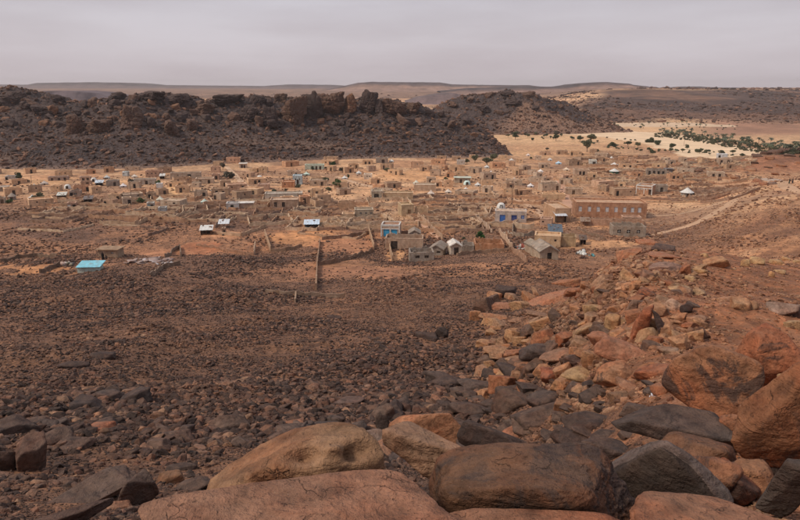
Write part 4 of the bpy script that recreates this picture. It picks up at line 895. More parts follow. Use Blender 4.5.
def shed(loc, W, Dp, h, col, label, rz=0, backc=DDR, tilt=.35, closed=True):
    t = empty('shed', loc, rz); tag(t, label, 'shed')
    vs = []; n = max(8, int(W/.35))
    for i in range(n+1):
        x = -W/2-.2+(W+.4)*i/n; z = .05*(i % 2)
        vs += [(x, -.3, h-tilt+z), (x, Dp+.3, h+tilt+z), (x, -.3, h-tilt+z-.04), (x, Dp+.3, h+tilt+z-.04)]
    fs = []
    for i in range(n): a = i*4; fs += [(a, a+4, a+5, a+1), (a+2, a+3, a+7, a+6), (a, a+2, a+6, a+4), (a+1, a+5, a+7, a+3)]
    MB().add(vs, fs).build('roof_sheet', M_paint, t, col)
    rq = random.Random(int(W*50)); [MB().box(q_, q_+rq.uniform(.2, .4), y_, y_+.25, h-tilt+(2*tilt)*y_/max(Dp, 1)-.02, h-tilt+(2*tilt)*y_/max(Dp, 1)+.24, j=.05).build('roof_stone', M_wall, t, (.25, .15, .1)) for q_, y_ in [(rq.uniform(-W/2, W/2-.3), rq.uniform(.2, Dp-.4)) for _ in range(4)]]
    for x in (-W/2+.1, 0, W/2-.1):
        for y in (.05, Dp-.1): MB().tube([(x, y, -.3), (x, y, h-tilt*.8 if y < 1 else h+tilt*.7)], .06).build('post', M_paint, t, (.14, .09, .06))
    if closed: MB().box(-W/2+.15, W/2-.15, Dp*.55, Dp*.55+.08, -.3, h).box(-W/2+.1, -W/2+.18, .2, Dp*.5, -.3, h-tilt).box(W/2-.18, W/2-.1, .2, Dp*.5, -.3, h-tilt).build('wall_sheet', M_paint, t, backc)
    return t
def place(kind, x0, x1, base, top, col, label, ops=None, depth=None, rz=0, **k):
    p, m = base_at(x0, x1, base); W = (x1-x0)*m; h = (base-top)*m/math.cos(PITCH*.6)
    loc = (p.x, p.y, p.z); TOWN.append(((x0+x1)/2, base, x1-x0)); rzr = R(rz)-math.atan2(p.x, p.y)*.6
    c = COLS[col] if isinstance(col, str) else col
    if kind in ('flat', 'open', 'gable', 'slab'):
        h = max(h, 1.6) if kind != 'open' else max(h, 1.3)
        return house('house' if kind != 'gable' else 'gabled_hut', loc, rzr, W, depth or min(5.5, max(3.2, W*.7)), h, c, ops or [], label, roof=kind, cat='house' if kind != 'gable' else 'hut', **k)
    if kind in ('tent', 'dome'): return tent(loc, max(W*.9, 2.6), max(h*.85, 1.7), c, label, kind, rzr, **k)
    if kind == 'hut': return tent(loc, W, h, c, label, 'hut', rzr, name='round_hut', **k)
    if kind == 'shed': return shed(loc, W, depth or 3.0, max(h, 1.7), c, label, rzr, **k)
d, w_, s_ = 'd', 'w', 's'
# nearest houses
place('flat', 381, 399.6, 237, 225, (.50, .35, .26), 'small house with two bright blue doors and white trim', [(-.42, 'b', LBL), (.42, 'b', LBL)], depth=4.6, rz=-6, trim=WHT, roofcol=(.40, .22, .14))
place('open', 385, 423, 249, 238.5, (.47, .32, .225), 'long roofless tan building with a wide dark doorway, below the blue-door house', [(-.52, 'b', DDR)], depth=5, rz=-3)
place('gable', 409, 420, 239, 234, GRY, 'grey gabled hut half hidden behind the long roofless tan building', [], depth=4)
place('open', 409.5, 434, 261.5, 252.5, GRY, 'roofless grey block house with two small dark windows', [(-.35, w_), (.40, w_)], depth=4.6, rz=3)
place('gable', 429, 443, 255.5, 248.5, GRY, 'grey stone gabled hut with a black square window, right of the roofless block house', [(.35, w_)], depth=5, rz=-14)
place('gable', 450.5, 461, 254.5, 245, (.55, .45, .36), 'hut with a white-edged gable and an arched dark doorway', [(.1, 'b')], depth=4, rz=8, roofcol=(.70, .64, .58))
place('open', 461.5, 474, 252.5, 245.5, GRY, 'low grey roofless walls joined to the white-edged hut', [], depth=4)
place('open', 475, 504, 252, 244, TER, 'terracotta roofless rectangle beside the round green bush', [], depth=6, rz=2)
place('flat', 495, 526, 222.5, 211.5, (.50, .42, .37), 'pale house with dark blue doors and a sloping buff roof, centre of town', [(-.52, 'b', BLU), (.22, 'b', (.03, .06, .2)), (.76, w_, BLU)], depth=4.2, rz=-3, roofcol=(.62, .44, .31), parapet=.05)
place('dome', 496, 506, 208.5, 201.5, WHT, 'white domed tent behind the pale house with dark blue doors', depth=3, wallc=(.5, .5, .48))
place('gable', 539.5, 558.5, 259, 250.5, (.45, .34, .245), 'gabled mud hut with a tall black doorway on the sandy yard', [(.05, 'd', BLK)], depth=6.5, rz=14, roofcol=(.34, .275, .22))
place('gable', 533, 545, 254, 246, (.44, .33, .24), 'second grey-roofed gabled hut behind the one with the black doorway', [], depth=5, rz=20, roofcol=(.33, .27, .21))
place('flat', 534.5, 560, 246.5, 236, TAN, 'flat-roofed tan house behind the gabled mud huts', [(.6, 's')], depth=5, rz=-6)
place('open', 560.5, 575.5, 246.5, 237, (.42, .29, .17), 'tan yard wall enclosure right of the flat-roofed tan house', [], depth=4, rz=-4)
place('flat', 554.5, 571, 222, 208.5, (.50, .31, .19), 'tall tan house with a long narrow roof and no windows in front', [], depth=11, rz=14, roofcol=(.60, .40, .26))
place('shed', 556, 566.5, 223, 214.5, (.62, .64, .68), 'dark shed with a shiny metal roof leaning on the tall tan house', depth=3.2, rz=10, backc=BLK)
place('flat', 540, 551.5, 226, 219, PNK, 'small pale cube house with a little dark window, left of the dark shed', [(-.5, 's')], depth=3.6, rz=-10)
place('flat', 542.5, 565, 199.5, 194.5, TAN, 'low tan house behind the tall tan house', [], depth=4)
place('flat', 576, 645, 218, 203, (.42, .225, .135), 'long terracotta school with a row of eight pale windows', [(x, 'v', (.55, .56, .58)) for x in (-.87, -.61, -.36, -.11, .14, .38, .60, .80)], depth=8, rz=4, roofcol=(.58, .36, .23))
place('open', 583, 643, 226, 220, (.44, .265, .175), 'low terrace wall enclosure in front of the long school', [], depth=3, rz=4)
place('shed', 581, 589.5, 226, 220.5, DKM, 'small brown awning on posts before the left end of the school', depth=2.4, closed=False)
place('open', 613, 645, 237, 226.5, (.36, .28, .215), 'long grey roofless building with three small square windows', [(-.62, w_, BLK), (-.05, w_, BLK), (.55, w_, BLK)], depth=5, rz=5)
place('flat', 623, 641, 223.5, 217.5, PNK, 'small pinkish house between the school and the grey roofless building', [(-.7, 'd')], depth=3.5, rz=4)
place('flat', 636, 651.5, 194.5, 185.5, (.46, .26, .16), 'terracotta house with a white pillared porch frieze', [(-.6, 's', WHT), (-.3, 's', WHT), (.0, 's', WHT), (.3, 's', WHT), (.75, 'd')], depth=5, rz=-22, trim=WHT)
place('flat', 652, 667, 193, 185.5, GRY, 'grey block house with one black doorway beside the white pillared porch', [(.25, 'd', BLK)], depth=4)
place('hut', 680, 693.5, 196.5, 187.5, WHT, 'round hut with a white cone roof alone on the stony slope', wallc=(.3, .27, .24))
place('hut', 609, 619, 173.5, 168.3, WHT, 'round dark-green hut with a white pyramid roof', wallc=GRN)
place('tent', 610, 618.5, 165.5, 161.5, WHT, 'flat white tent just behind the dark-green hut')
place('tent', 609, 614, 159, 156.5, WHT, 'small white tent third in line behind the dark-green hut')
place('open', 647, 666, 175.5, 169.5, GRY, 'grey row house with four black doorways and no roof', [(-.7, 'd', BLK), (-.25, 'd', BLK), (.2, 'd', BLK), (.65, 'd', BLK)], depth=4)
place('slab', 665, 672, 173, 169, (.16, .14, .14), 'dark low shed at the right end of the grey row house', [], depth=3)
place('flat', 718, 727, 158.8, 154.2, (.62, .62, .62), 'white-grey house beside the riverbed bushes', [(-.6, 'd', BLK)], depth=4)
place('flat', 401.5, 414, 216.5, 205, (.50, .36, .22), 'tall narrow tan house with a brown door, centre left of the terraces', [(.25, 'd', (.25, .14, .07))], depth=5, rz=14)
place('open', 414.5, 428, 216, 208, TAN, 'walled yard with a white bundle beside the tall narrow tan house', [], depth=4)
place('flat', 371.5, 382, 200, 191.5, (.40, .33, .25), 'grey cube house with a big black opening at the end of a long tan wall', [(-.05, 'b', BLK)], depth=5)
place('flat', 382.5, 413, 199.5, 193, (.50, .345, .215), 'long low tan building beside the grey cube house', [], depth=5, rz=-2, roofcol=(.60, .43, .28))
place('flat', 355, 373.5, 218, 210, (.40, .32, .235), 'cement house with a notched parapet and three small windows', [(-.35, 's', BLK), (.2, 's', BLK), (.75, 's', BLK)], depth=4.5, rz=4)
place('flat', 342, 354.5, 219.5, 215.5, (.58, .40, .26), 'low pale tan building left of the cement house', [], depth=3)
place('open', 338, 355.5, 209, 202.5, (.48, .29, .175), 'terracotta walled block right of the sloping yard', [], depth=4)
place('open', 315.5, 324, 208, 200.5, (.54, .35, .22), 'bright tan corner wall of a roofless house', [], depth=5, rz=25)
place('shed', 304.5, 318.8, 229, 223.5, (.60, .70, .80), 'blue-white metal-roofed shed standing alone in the orange yard', depth=3, backc=(.07, .09, .12))
place('shed', 200.5, 212, 235, 229.5, WHT, 'white-roofed shed, lower of the two pale roofs left of centre', depth=3)
place('shed', 219, 228.5, 228.5, 222.8, (.66, .67, .68), 'pale metal roof on posts, upper of the two pale roofs left of centre', depth=3, closed=False)
place('flat', 222, 225.5, 234.5, 229, (.30, .2, .14), 'tiny mud latrine below the pale metal roof', [(.3, 'd', BLK)], depth=2)
place('flat', 226.5, 239, 209, 203.5, (.50, .47, .45), 'grey-white house with a black door beside a long white wall', [(-.1, 'd', BLK)], depth=4)
place('slab', 239.5, 253, 208, 204.8, (.50, .36, .27), 'low building with a long bright white roof edge', [], depth=2.5, roofcol=(.82, .78, .72))
place('flat', 270.5, 298, 208, 200, (.44, .29, .2), 'long mud house with a pale roof and two dark doors, left of centre', [(-.62, 'd', DDR), (-.05, 'd', DDR)], depth=6, roofcol=(.62, .46, .33))
place('flat', 265, 302, 198, 194.5, (.50, .42, .34), 'very long pale roof behind the mud house with two dark doors', [(.9, 'b', BLK)], depth=5, roofcol=(.60, .54, .46))
place('flat', 282, 294.5, 187.5, 182, TER, 'terracotta block house left of the pale blue house', [(-.5, 's')], depth=5, roofcol=(.66, .45, .31))
place('flat', 258, 269, 189.5, 184.5, PNK, 'pinkish block house with a pale roof', [], depth=5, roofcol=(.66, .5, .4))
place('flat', 293, 302, 184.5, 176, (.46, .54, .56), 'pale blue-grey two-storey house', [(-.4, s_), (.4, s_), (.1, 'd')], depth=5, roofcol=(.6, .66, .68))
place('dome', 256, 263.5, 180, 174.5, WHT, 'big white tent on the open sand left of the pale blue-grey house')
place('flat', 226.5, 240, 163.3, 158, (.55, .33, .215), 'orange house highest up at the foot of the dark ridge', [(-.3, s_), (.2, s_)], depth=5)
place('slab', 239.5, 246.5, 168, 163.8, (.50, .40, .32), 'small house with a white roof edge below the orange one', [(-.3, 'd'), (.4, 'd')], depth=4, roofcol=(.75, .70, .62))
place('flat', 211, 220, 172.5, 167, (.54, .34, .23), 'orange-pink cube house beside a dark tree', [(0, s_)], depth=4)
place('flat', 212, 219, 179.5, 174.5, PNK, 'pale house with a small dark door below the orange-pink cube', [(.2, 'd')], depth=4)
place('tent', 210.5, 218.5, 191.5, 188, WHT, 'low white tent beside the bend of the dirt track')
place('flat', 305, 324, 169.5, 165, (.48, .53, .43), 'long pale green building with dark doorways and trees in front', [(-.2, 'd'), (.2, 'd'), (.6, 'd')], depth=5, roofcol=(.6, .62, .52))
place('flat', 364, 372, 179.5, 174.5, (.68, .58, .47), 'bright cream house in the middle of town', [(-.2, s_), (.4, s_)], depth=4)
place('tent', 356.5, 361, 174, 171, WHT, 'white tent up left of the bright cream house')
place('tent', 389, 394, 162, 159.5, WHT, 'white tent near the foot of the ridge, right of a grey house')
place('tent', 342, 347.5, 179, 176.5, WHT, 'white tent beside a slim dark tree')
place('flat', 376, 388, 163, 158.3, GRY, 'grey house with a wide roof at the foot of the ridge', [(.2, 'b')], depth=5, roofcol=(.42, .36, .3))
place('flat', 146, 162.3, 177, 171, PNK, 'pinkish long house with four small windows', [(-.75, s_), (-.25, s_), (.2, s_), (.7, s_)], depth=4)
place('shed', 159.8, 164.3, 179, 175.8, WHT, 'small dark shed with a white roof at the corner of the pinkish long house', depth=3)
place('flat', 171, 200, 178.5, 173, (.43, .33, .25), 'long greyish house with a wide dark opening on the right', [(.25, 'b', BLK), (-.5, s_)], depth=4, roofcol=(.66, .56, .46))
place('flat', 122.5, 128, 176, 172.3, (.60, .64, .62), 'pale bluish cube beside the tall pole', [(-.5, s_)], depth=4)
place('tent', 131.5, 137.5, 177.5, 174.2, (.70, .60, .5), 'cream tent right of the tall pole')
place('flat', 106.5, 118, 186, 181, GRY, 'grey house with a dark doorway left of a pinkish-white tent', [(.4, 'd')], depth=4)
place('tent', 119.5, 127, 187, 182, (.80, .72, .70), 'pinkish-white tent beside the tall pole')
place('flat', 133.5, 155, 184.5, 179.5, (.46, .38, .31), 'row of rooms with three dark doors and a pale pillar', [(-.85, 'd'), (-.35, 'd'), (.2, 'd', BLK), (.8, s_, WHT)], depth=4)
place('flat', 147, 153.7, 208, 203.5, (.46, .43, .38), 'small house with a blue-grey door in the dark gravel', [(-.35, 'd', (.2, .38, .42)), (.5, 'd', BLK)], depth=3)
place('flat', 158.5, 166, 213, 208, (.40, .38, .36), 'small grey house with a bright white door', [(.1, 'd', WHT)], depth=3)
place('flat', 156.5, 162, 188, 185, (.60, .58, .56), 'tiny whitish store below a green tree', [], depth=3)
place('dome', 90.5, 97, 181.5, 176.8, WHT, 'white dome tent with a pale arch, far left of the pole')
place('dome', 64, 71, 188.5, 184.8, WHT, 'white arched tent with dark inside on bright sand')
place('shed', 95.5, 102.5, 186, 182.5, (.6, .66, .72), 'bluish metal roof right of the white dome tent', depth=3, backc=BLK)
place('shed', 57.5, 65.5, 199, 196, (.62, .60, .52), 'small dark shed with a cream roof on the left', depth=3)
place('shed', 84, 92, 203, 200, (.16, .13, .12), 'flat dark-roofed shed at the edge of the dark gravel', depth=3)
place('tent', 28, 37, 199, 194.5, WHT, 'white cloth tent left of a long green bush')
place('flat', 67.5, 75.5, 208, 203.5, PNK, 'small mud house with a white door at the edge of the gravel', [(-.55, 'd', WHT), (.6, 'd', BLK)], depth=3)
place('flat', 49, 67, 180.5, 177, (.42, .31, .25), 'brown row house on the far left', [(-.6, 'd'), (.1, 'd'), (.7, 'd')], depth=3)
place('flat', 80, 90, 181, 177, (.45, .31, .23), 'brown house left of the white dome tent', [(-.3, 'd'), (.5, 'd')], depth=3)
place('open', 70, 80, 197, 191, (.38, .28, .22), 'ruined brown house with broken black openings', [(-.6, 'd', BLK), (.1, w_, BLK)], depth=4)
place('flat', 6, 15, 180, 176.3, (.46, .43, .40), 'grey-white house beside a dark bush at the far left', [(-.8, 'd', BLK)], depth=4)
place('hut', 8, 16.5, 199.5, 192.5, GRY, 'grey cone-roofed hut near the left edge', wallc=GRY)
place('tent', 40, 48.5, 184.5, 180.5, (.52, .44, .38), 'low grey-beige tent on the far left')
place('slab', 0, 7, 191.5, 187.5, GRY, 'grey house cut by the left edge', [(.2, 'd', BLK)], depth=4)
place('flat', 414, 436, 191, 185, (.50, .36, .25), 'long tan house with a broad roof above the terraces', [], depth=6, roofcol=(.60, .48, .36))
place('slab', 454.5, 470.5, 183, 178, (.44, .36, .27), 'house with a pale green roof line', [(-.2, 'd'), (.5, s_)], depth=4, roofcol=(.60, .64, .54))
place('dome', 463, 471, 184.5, 179.8, (.62, .76, .70), 'greenish-white dome tent beside the house with the pale green roof')
place('tent', 461.5, 470, 191.2, 186, WHT, 'bright white tent below the greenish dome')
place('tent', 475, 480.5, 186, 182.8, WHT, 'white tent right of the greenish dome')
place('flat', 411, 423.5, 167.5, 162, (.54, .34, .22), 'orange-tan house with one small black window', [(.0, s_, BLK)], depth=4)
place('flat', 457, 465, 164.5, 160.5, (.50, .44, .38), 'pale house among green trees below the ridge end', [(.2, s_)], depth=4)
place('tent', 484.5, 489, 168, 165.5, WHT, 'small white tent beside the green trees at the ridge end')
place('tent', 489, 493, 174, 171.5, (.85, .78, .74), 'small pinkish-white tent right of the trees at the ridge end')
place('tent', 509, 514, 161, 158.5, WHT, 'small white tent nearest the tip of the dark ridge')
place('tent', 547.5, 552.5, 160.5, 158, WHT, 'white tent left of the light blue roof')
place('tent', 555, 562, 164, 160.5, (.50, .68, .80), 'light blue tent in the right half of town')
place('tent', 538, 543, 172.3, 169.8, (.88, .80, .74), 'white tent in the gap between brown walls')
place('tent', 562.5, 570, 170.5, 167.8, (.80, .62, .45), 'flat sand-coloured tent on the right')
place('tent', 526, 530, 156, 153.5, (.8, .66, .58), 'pale pink tent high in the town on the right')
place('tent', 511, 517.5, 181, 177.3, (.60, .52, .46), 'dirty grey tent with a pointed top')
place('tent', 527, 534, 187, 182.5, (.86, .80, .76), 'white pointed tent in a walled yard, right of the grey one')
place('flat', 589.5, 596.5, 165.5, 160.5, (.60, .57, .50), 'whitish house with a dark foot on the right', [(.3, 'b')], depth=5)
place('tent', 446, 450.5, 193, 189.5, (.7, .6, .5), 'cream tent at the top of the terraces')
place('tent', 687, 689.5, 190, 188, (.3, .2, .15), 'tiny brown store behind the round hut')

# fillers: lesser mud houses between the ones above, each its own thing
rf = random.Random(21); nfill = 0
ZON = [('far left', -5, 110, 172, 206), ('left, near the tall pole', 110, 215, 170, 206), ('town left of centre', 215, 330, 163, 204), ('middle of town', 330, 440, 160, 196), ('town right of centre', 440, 545, 158, 196), ('right part', 545, 640, 153, 196), ('thin right end', 640, 735, 161, 182)]
NB = [17, 18, 21, 21, 28, 27, 11]
for (zn, xa, xb, ya, yb), nb in zip(ZON, NB):
    tries = 0; made = 0
    while made < nb and tries < 900:
        tries += 1; X, Y = rf.uniform(xa, xb), rf.uniform(ya, yb)
        if X > 440 and Y < 158 and X < 520: continue
        p_ = at(X, Y); m_ = dist_of(p_)/F; Wp = rf.uniform(2.8, 7.5)/m_
        if any(abs(X-a)*1.0 < (Wp+c)/2+1 and abs(Y-b) < 3.6 for a, b, c in TOWN): continue
        hit = BR.ray_cast(Vector((0, 0, EYE)), ray(X, Y).normalized())
        if hit[0] and dist_of(hit[0]) < dist_of(p_): continue
        q = rf.random(); cn, cv = rf.choice([('brown', DKM), ('tan', TAN), ('tan', MUD), ('orange-brown', TER), ('grey', GRY), ('pinkish', PNK), ('cement-grey', CEM)])
        hm_ = rf.uniform(1.7, 2.6); top = Y-hm_/m_; rzz = rf.choice([0, 0, -12, 15, 25, -25])+rf.uniform(-5, 5); row = 'back' if Y < ya+(yb-ya)*.34 else 'front' if Y > ya+(yb-ya)*.67 else 'middle'
        bq = rf.uniform(.85, 1.2); cv = tuple(c*bq*.6+e*.4 for c, e in zip(cv, (.70, .47, .30)))
        if q < .05:
            place('tent', X-Wp*.24, X+Wp*.24, Y, top, tuple(c*rf.uniform(.75, 1) for c in WHT), f'small plain whitish tent in the {row} rows, {zn}', group=f'plain tents, {row} rows, {zn}')
        else:
            k_ = 'open' if q < .46 else 'flat'; o_ = [(rf.uniform(-.7, .7), rf.choice('dds'), rf.choice([DDR, DDR, BLK, (.12, .07, .04)]))]
            if Wp*m_ > 5 and abs(o_[0][0]) > .2: o_.append((-o_[0][0], rf.choice('dsw'), DDR))
            sty = 'roofless mud walls' if k_ == 'open' else 'flat-roofed mud house'; sz_ = 'wide' if Wp*m_ > 6.5 else 'small'
            place(k_, X-Wp/2, X+Wp/2, Y, top, cv, f'{sz_} {cn} {sty} in the {row} rows, {zn}', o_, rz=rzz, group=f'{sz_} {cn} {sty}, {row} rows, {zn}')
        made += 1
    nfill += made
print('fill', nfill)

# ------------------------------------------------------------------ yard walls
def wall(pts, hgt, label, col=(.40, .26, .165), th=.26, name='yard_wall', group=None, rough=.42, px=True, cat='wall'):
    P = [at(*q) for q in pts] if px else [Vector(q) for q in pts]
    v = []; f_ = []; S_ = []
    for a, b in zip(P[:-1], P[1:]):
        n = max(1, int((b-a).length/.9))
        S_ += [a.lerp(b, i/n) for i in range(n)]
    S_.append(P[-1]); n = len(S_)
    for i, q in enumerate(S_):
        t = (S_[min(i+1, n-1)]-S_[max(i-1, 0)]); t.z = 0; t.normalize(); nn = Vector((-t.y, t.x, 0))*th/2; g = gz(q.x, q.y)
        nn *= 1+random.uniform(-rough, rough); hh = hgt*(1+random.uniform(-rough, rough)*.7)
        v += [(q.x-nn.x*1.15, q.y-nn.y*1.15, g-.5), (q.x-nn.x*.8, q.y-nn.y*.8, g+hh), (q.x+nn.x*.8, q.y+nn.y*.8, g+hh), (q.x+nn.x*1.15, q.y+nn.y*1.15, g-.5)]
    for i in range(n-1):
        a = i*4; f_ += [(a+k, a+4+k, a+5+k, a+1+k) for k in range(3)]
    f_ += [(0, 1, 2, 3), (n*4-1, n*4-2, n*4-3, n*4-4)]
    o = MB().add(v, f_).build(name, M_wall, None, col); tag(o, label, cat, group); return o
LT = (.46, .30, .19)
for a in [([(389.5, 248), (390.5, 255), (392.5, 262)], 1.6, 'tan wall running down from the wide dark doorway', LT), ([(418, 217), (430, 228), (443, 240)], 1.3, 'straight wall descending from the walled yard with the bundle', (.46, .3, .2)),
          ([(368.5, 230), (371, 240), (374, 249)], 1.4, 'tan wall left of the blue-door house', LT), ([(320, 242), (318.5, 255), (317, 268), (316, 291)], 1.0, 'long thin wall running down the slope below the metal shed', (.36, .225, .145)),
          ([(318, 265.5), (335, 263), (355, 258), (373, 252)], .9, 'dark stone wall rising to the right toward the blue-door house', (.24, .15, .1)), ([(322, 240), (345, 238), (369, 234)], .8, 'dark rubble wall right of the metal shed', (.26, .16, .11)),
          ([(265, 235), (268, 244), (271, 252.5)], 1.3, 'bright wall end left of the orange yard', LT), ([(271, 252.5), (285, 251), (302, 247)], .8, 'low wall along the front of the orange yard', (.36, .22, .14)),
          ([(255.5, 247), (254, 255.5)], 1.5, 'short bright wall at the end of the red field', (.52, .36, .25)), ([(254, 255.5), (232, 252), (214, 248), (196, 246)], .6, 'low edge wall of the red field', (.34, .19, .12)),
          ([(225, 216), (219, 222), (215, 228)], .9, 'curved wall above the two pale roofs', (.36, .24, .17)), ([(272, 215), (300, 211), (322, 209)], .9, 'dark wall above the stony mound', (.28, .19, .14)),
          ([(268, 229), (285, 230.5), (303, 226), (320, 222)], .7, 'wall behind the orange yard', (.32, .2, .14)), ([(0, 263), (18, 258.5), (38, 257), (57, 257.5)], .9, 'dark curved wall round the orange patch at the left edge', (.20, .13, .09)),
          ([(40, 274), (50, 270), (60, 266)], .8, 'dark slanting wall left of the turquoise roof', (.18, .12, .085)), ([(148, 236), (158, 233), (167, 229.5)], .6, 'thin slanting wall in the dark gravel', (.24, .15, .11)), ([(140, 227.5), (155, 228.5), (168, 229.5)], .6, 'thin level wall in the dark gravel', (.24, .15, .11)),
          ([(165, 258), (172, 252), (180, 248), (181, 257)], .9, 'ring of rough stone wall right of the hut with two people', (.26, .18, .13)), ([(150, 276), (163, 268), (180, 265)], .7, 'rough wall below the stone ring', (.25, .17, .12)),
          ([(266, 293), (285, 295), (305, 296), (345, 297)], .6, 'thin lonely wall across the brown slope', (.30, .2, .14)), ([(296, 296), (295, 303)], .7, 'short spur of the thin lonely wall', (.36, .24, .16)),
          ([(475, 218), (483, 225), (492, 233)], 1.2, 'wall slanting down left of the grey yard', (.5, .35, .25)), ([(499, 233), (505, 240), (512, 249.5)], 1.4, 'bright slanting wall right of the terracotta rectangle', (.56, .38, .26)),
          ([(457, 256), (480, 253.5), (511, 250.5)], .8, 'long low wall in front of the terracotta rectangle', (.36, .23, .15)), ([(512, 249.5), (519, 256), (527, 263)], 1.2, 'brown wall ending at the rag heap', (.38, .22, .14)),
          ([(513, 227), (522, 229), (534, 229)], 1.6, 'pale yard wall in front of the pale house with blue doors', (.52, .38, .27)), ([(513, 227), (512.5, 236), (524, 237), (534, 236)], 1.2, 'grey rough wall of the small middle yard', (.32, .24, .18)),
          ([(578, 229), (590, 235), (605, 240)], .7, 'dark curved kerb of stones before the school', (.25, .16, .11)), ([(566, 236), (585, 238.5), (600, 241)], .8, 'rubble wall right of the tan yard wall', (.32, .21, .15)),
          ([(413, 197.5), (440, 197), (478, 198)], .9, 'topmost terrace wall right of the long tan building', (.28, .18, .13)), ([(412, 202.5), (440, 202), (482, 203)], .8, 'second terrace wall from the top', (.3, .19, .13)),
          ([(430, 207.5), (455, 207), (478, 206)], .8, 'third terrace wall from the top', (.26, .17, .12)), ([(432, 213), (455, 212), (476, 210)], 1.0, 'fourth terrace wall, the darkest one', (.2, .13, .09)), ([(438, 222.5), (460, 221), (482, 218)], .9, 'fifth terrace wall above the green bush', (.25, .16, .11)),
          ([(445, 229), (462, 228), (474, 228)], .7, 'lowest terrace wall beside the green bush', (.3, .2, .14)), ([(478, 198), (495, 205)], .8, 'wall joining the terraces to the white dome', (.34, .22, .15)),
          ([(640, 181), (665, 180), (690, 182)], .9, 'long brown wall behind the white pillared porch', (.33, .22, .15)), ([(668, 178), (700, 174), (735, 172)], .8, 'wall along the rubble field on the right', (.36, .23, .16)),
          ([(592, 172), (625, 177), (640, 180)], .9, 'wall right of the round dark-green hut', (.4, .26, .17)), ([(556, 178), (566, 184), (574, 188)], 1.0, 'diagonal wall beside the street on the right', (.5, .32, .2))]:
    wall(a[0], a[1], a[2], a[3])
ZW = ZON+ZON[4:6]*2+[('stony ground below the left rows', 190, 370, 205, 236), ('terraces in the centre', 400, 500, 196, 232), ('slope right of the school', 640, 730, 180, 205), ('gravel on the far left', 0, 200, 206, 230)]
rw = random.Random(5); made = 0; tries = 0
while made < 290 and tries < 6000:
    tries += 1; zi = rw.randrange(len(ZW)); zn, xa, xb, ya, yb = ZW[zi]; X, Y = rw.uniform(xa, xb), rw.uniform(ya, yb)
    p_ = at(X, Y)
    hit = BR.ray_cast(Vector((0, 0, EYE)), ray(X, Y).normalized())
    if hit[0]: continue
    a_, b_ = rw.uniform(7, 17), rw.uniform(6, 13); t_ = rw.uniform(-.4, .4); ux, uy = Vector((math.cos(t_), math.sin(t_), 0)), Vector((-math.sin(t_), math.cos(t_), 0))
    crn = [p_, p_+ux*a_, p_+ux*a_+uy*b_, p_+uy*b_, p_][:rw.choice([2, 3, 3, 5, 5])]
    cn, cv = rw.choice([('tan', (.50, .335, .215)), ('brown', (.33, .205, .14)), ('orange-brown', (.46, .265, .16)), ('pale', (.60, .43, .29))])
    shp = {2: 'straight wall', 3: 'corner of wall', 5: 'four-sided yard wall'}[len(crn)]
    wall([tuple(q) for q in crn], rw.uniform(.45, 1.15), f'{cn} mud {shp} in the {zn}', cv, px=False, group=f'{cn} mud walls ({shp}), {zn}'); made += 1

# ------------------------------------------------------------------ turquoise-roofed hut, people, heaps
p, m = base_at(77, 100, 272); L = 22*m
t = empty('long_shed', (p.x, p.y, p.z), R(4)); tag(t, 'low shed with a turquoise sheet roof alone on the left slope', 'shed')
MB().box(-L/2, L/2, 0, .2, -.8, .85).box(-L/2, -L/2+.2, .2, 1.9, -.8, .95).box(L/2-.2, L/2, .2, 1.9, -.8, .95).box(-L/2+.2, L/2-.2, 1.7, 1.9, -.8, 1.4).build('wall', M_wall, t, (.50, .56, .50))
vs = []; n = 28
for i in range(n+1):
    x_ = -L/2-.15+(L+.3)*i/n; z_ = .05*(i % 2); vs += [(x_, -.25, .95+z_), (x_+.35, 2.1, 1.65+z_), (x_, -.25, .9+z_), (x_+.35, 2.1, 1.6+z_)]
fs = []
for i in range(n): a = i*4; fs += [(a, a+4, a+5, a+1), (a+2, a+3, a+7, a+6), (a, a+2, a+6, a+4), (a+1, a+5, a+7, a+3)]
MB().add(vs, fs).build('roof_sheet', M_paint, t, (.26, .60, .70))
p, m = base_at(98, 118, 257.5)
house('stone_hut', (p.x, p.y, p.z), R(-3), 20*m, 3, 1.7, (.36, .25, .17), [(.45, 's', BLK)], 'low flat stone hut with two people in front of it', 'hut', roof='slab', roofcol=(.38, .25, .16))
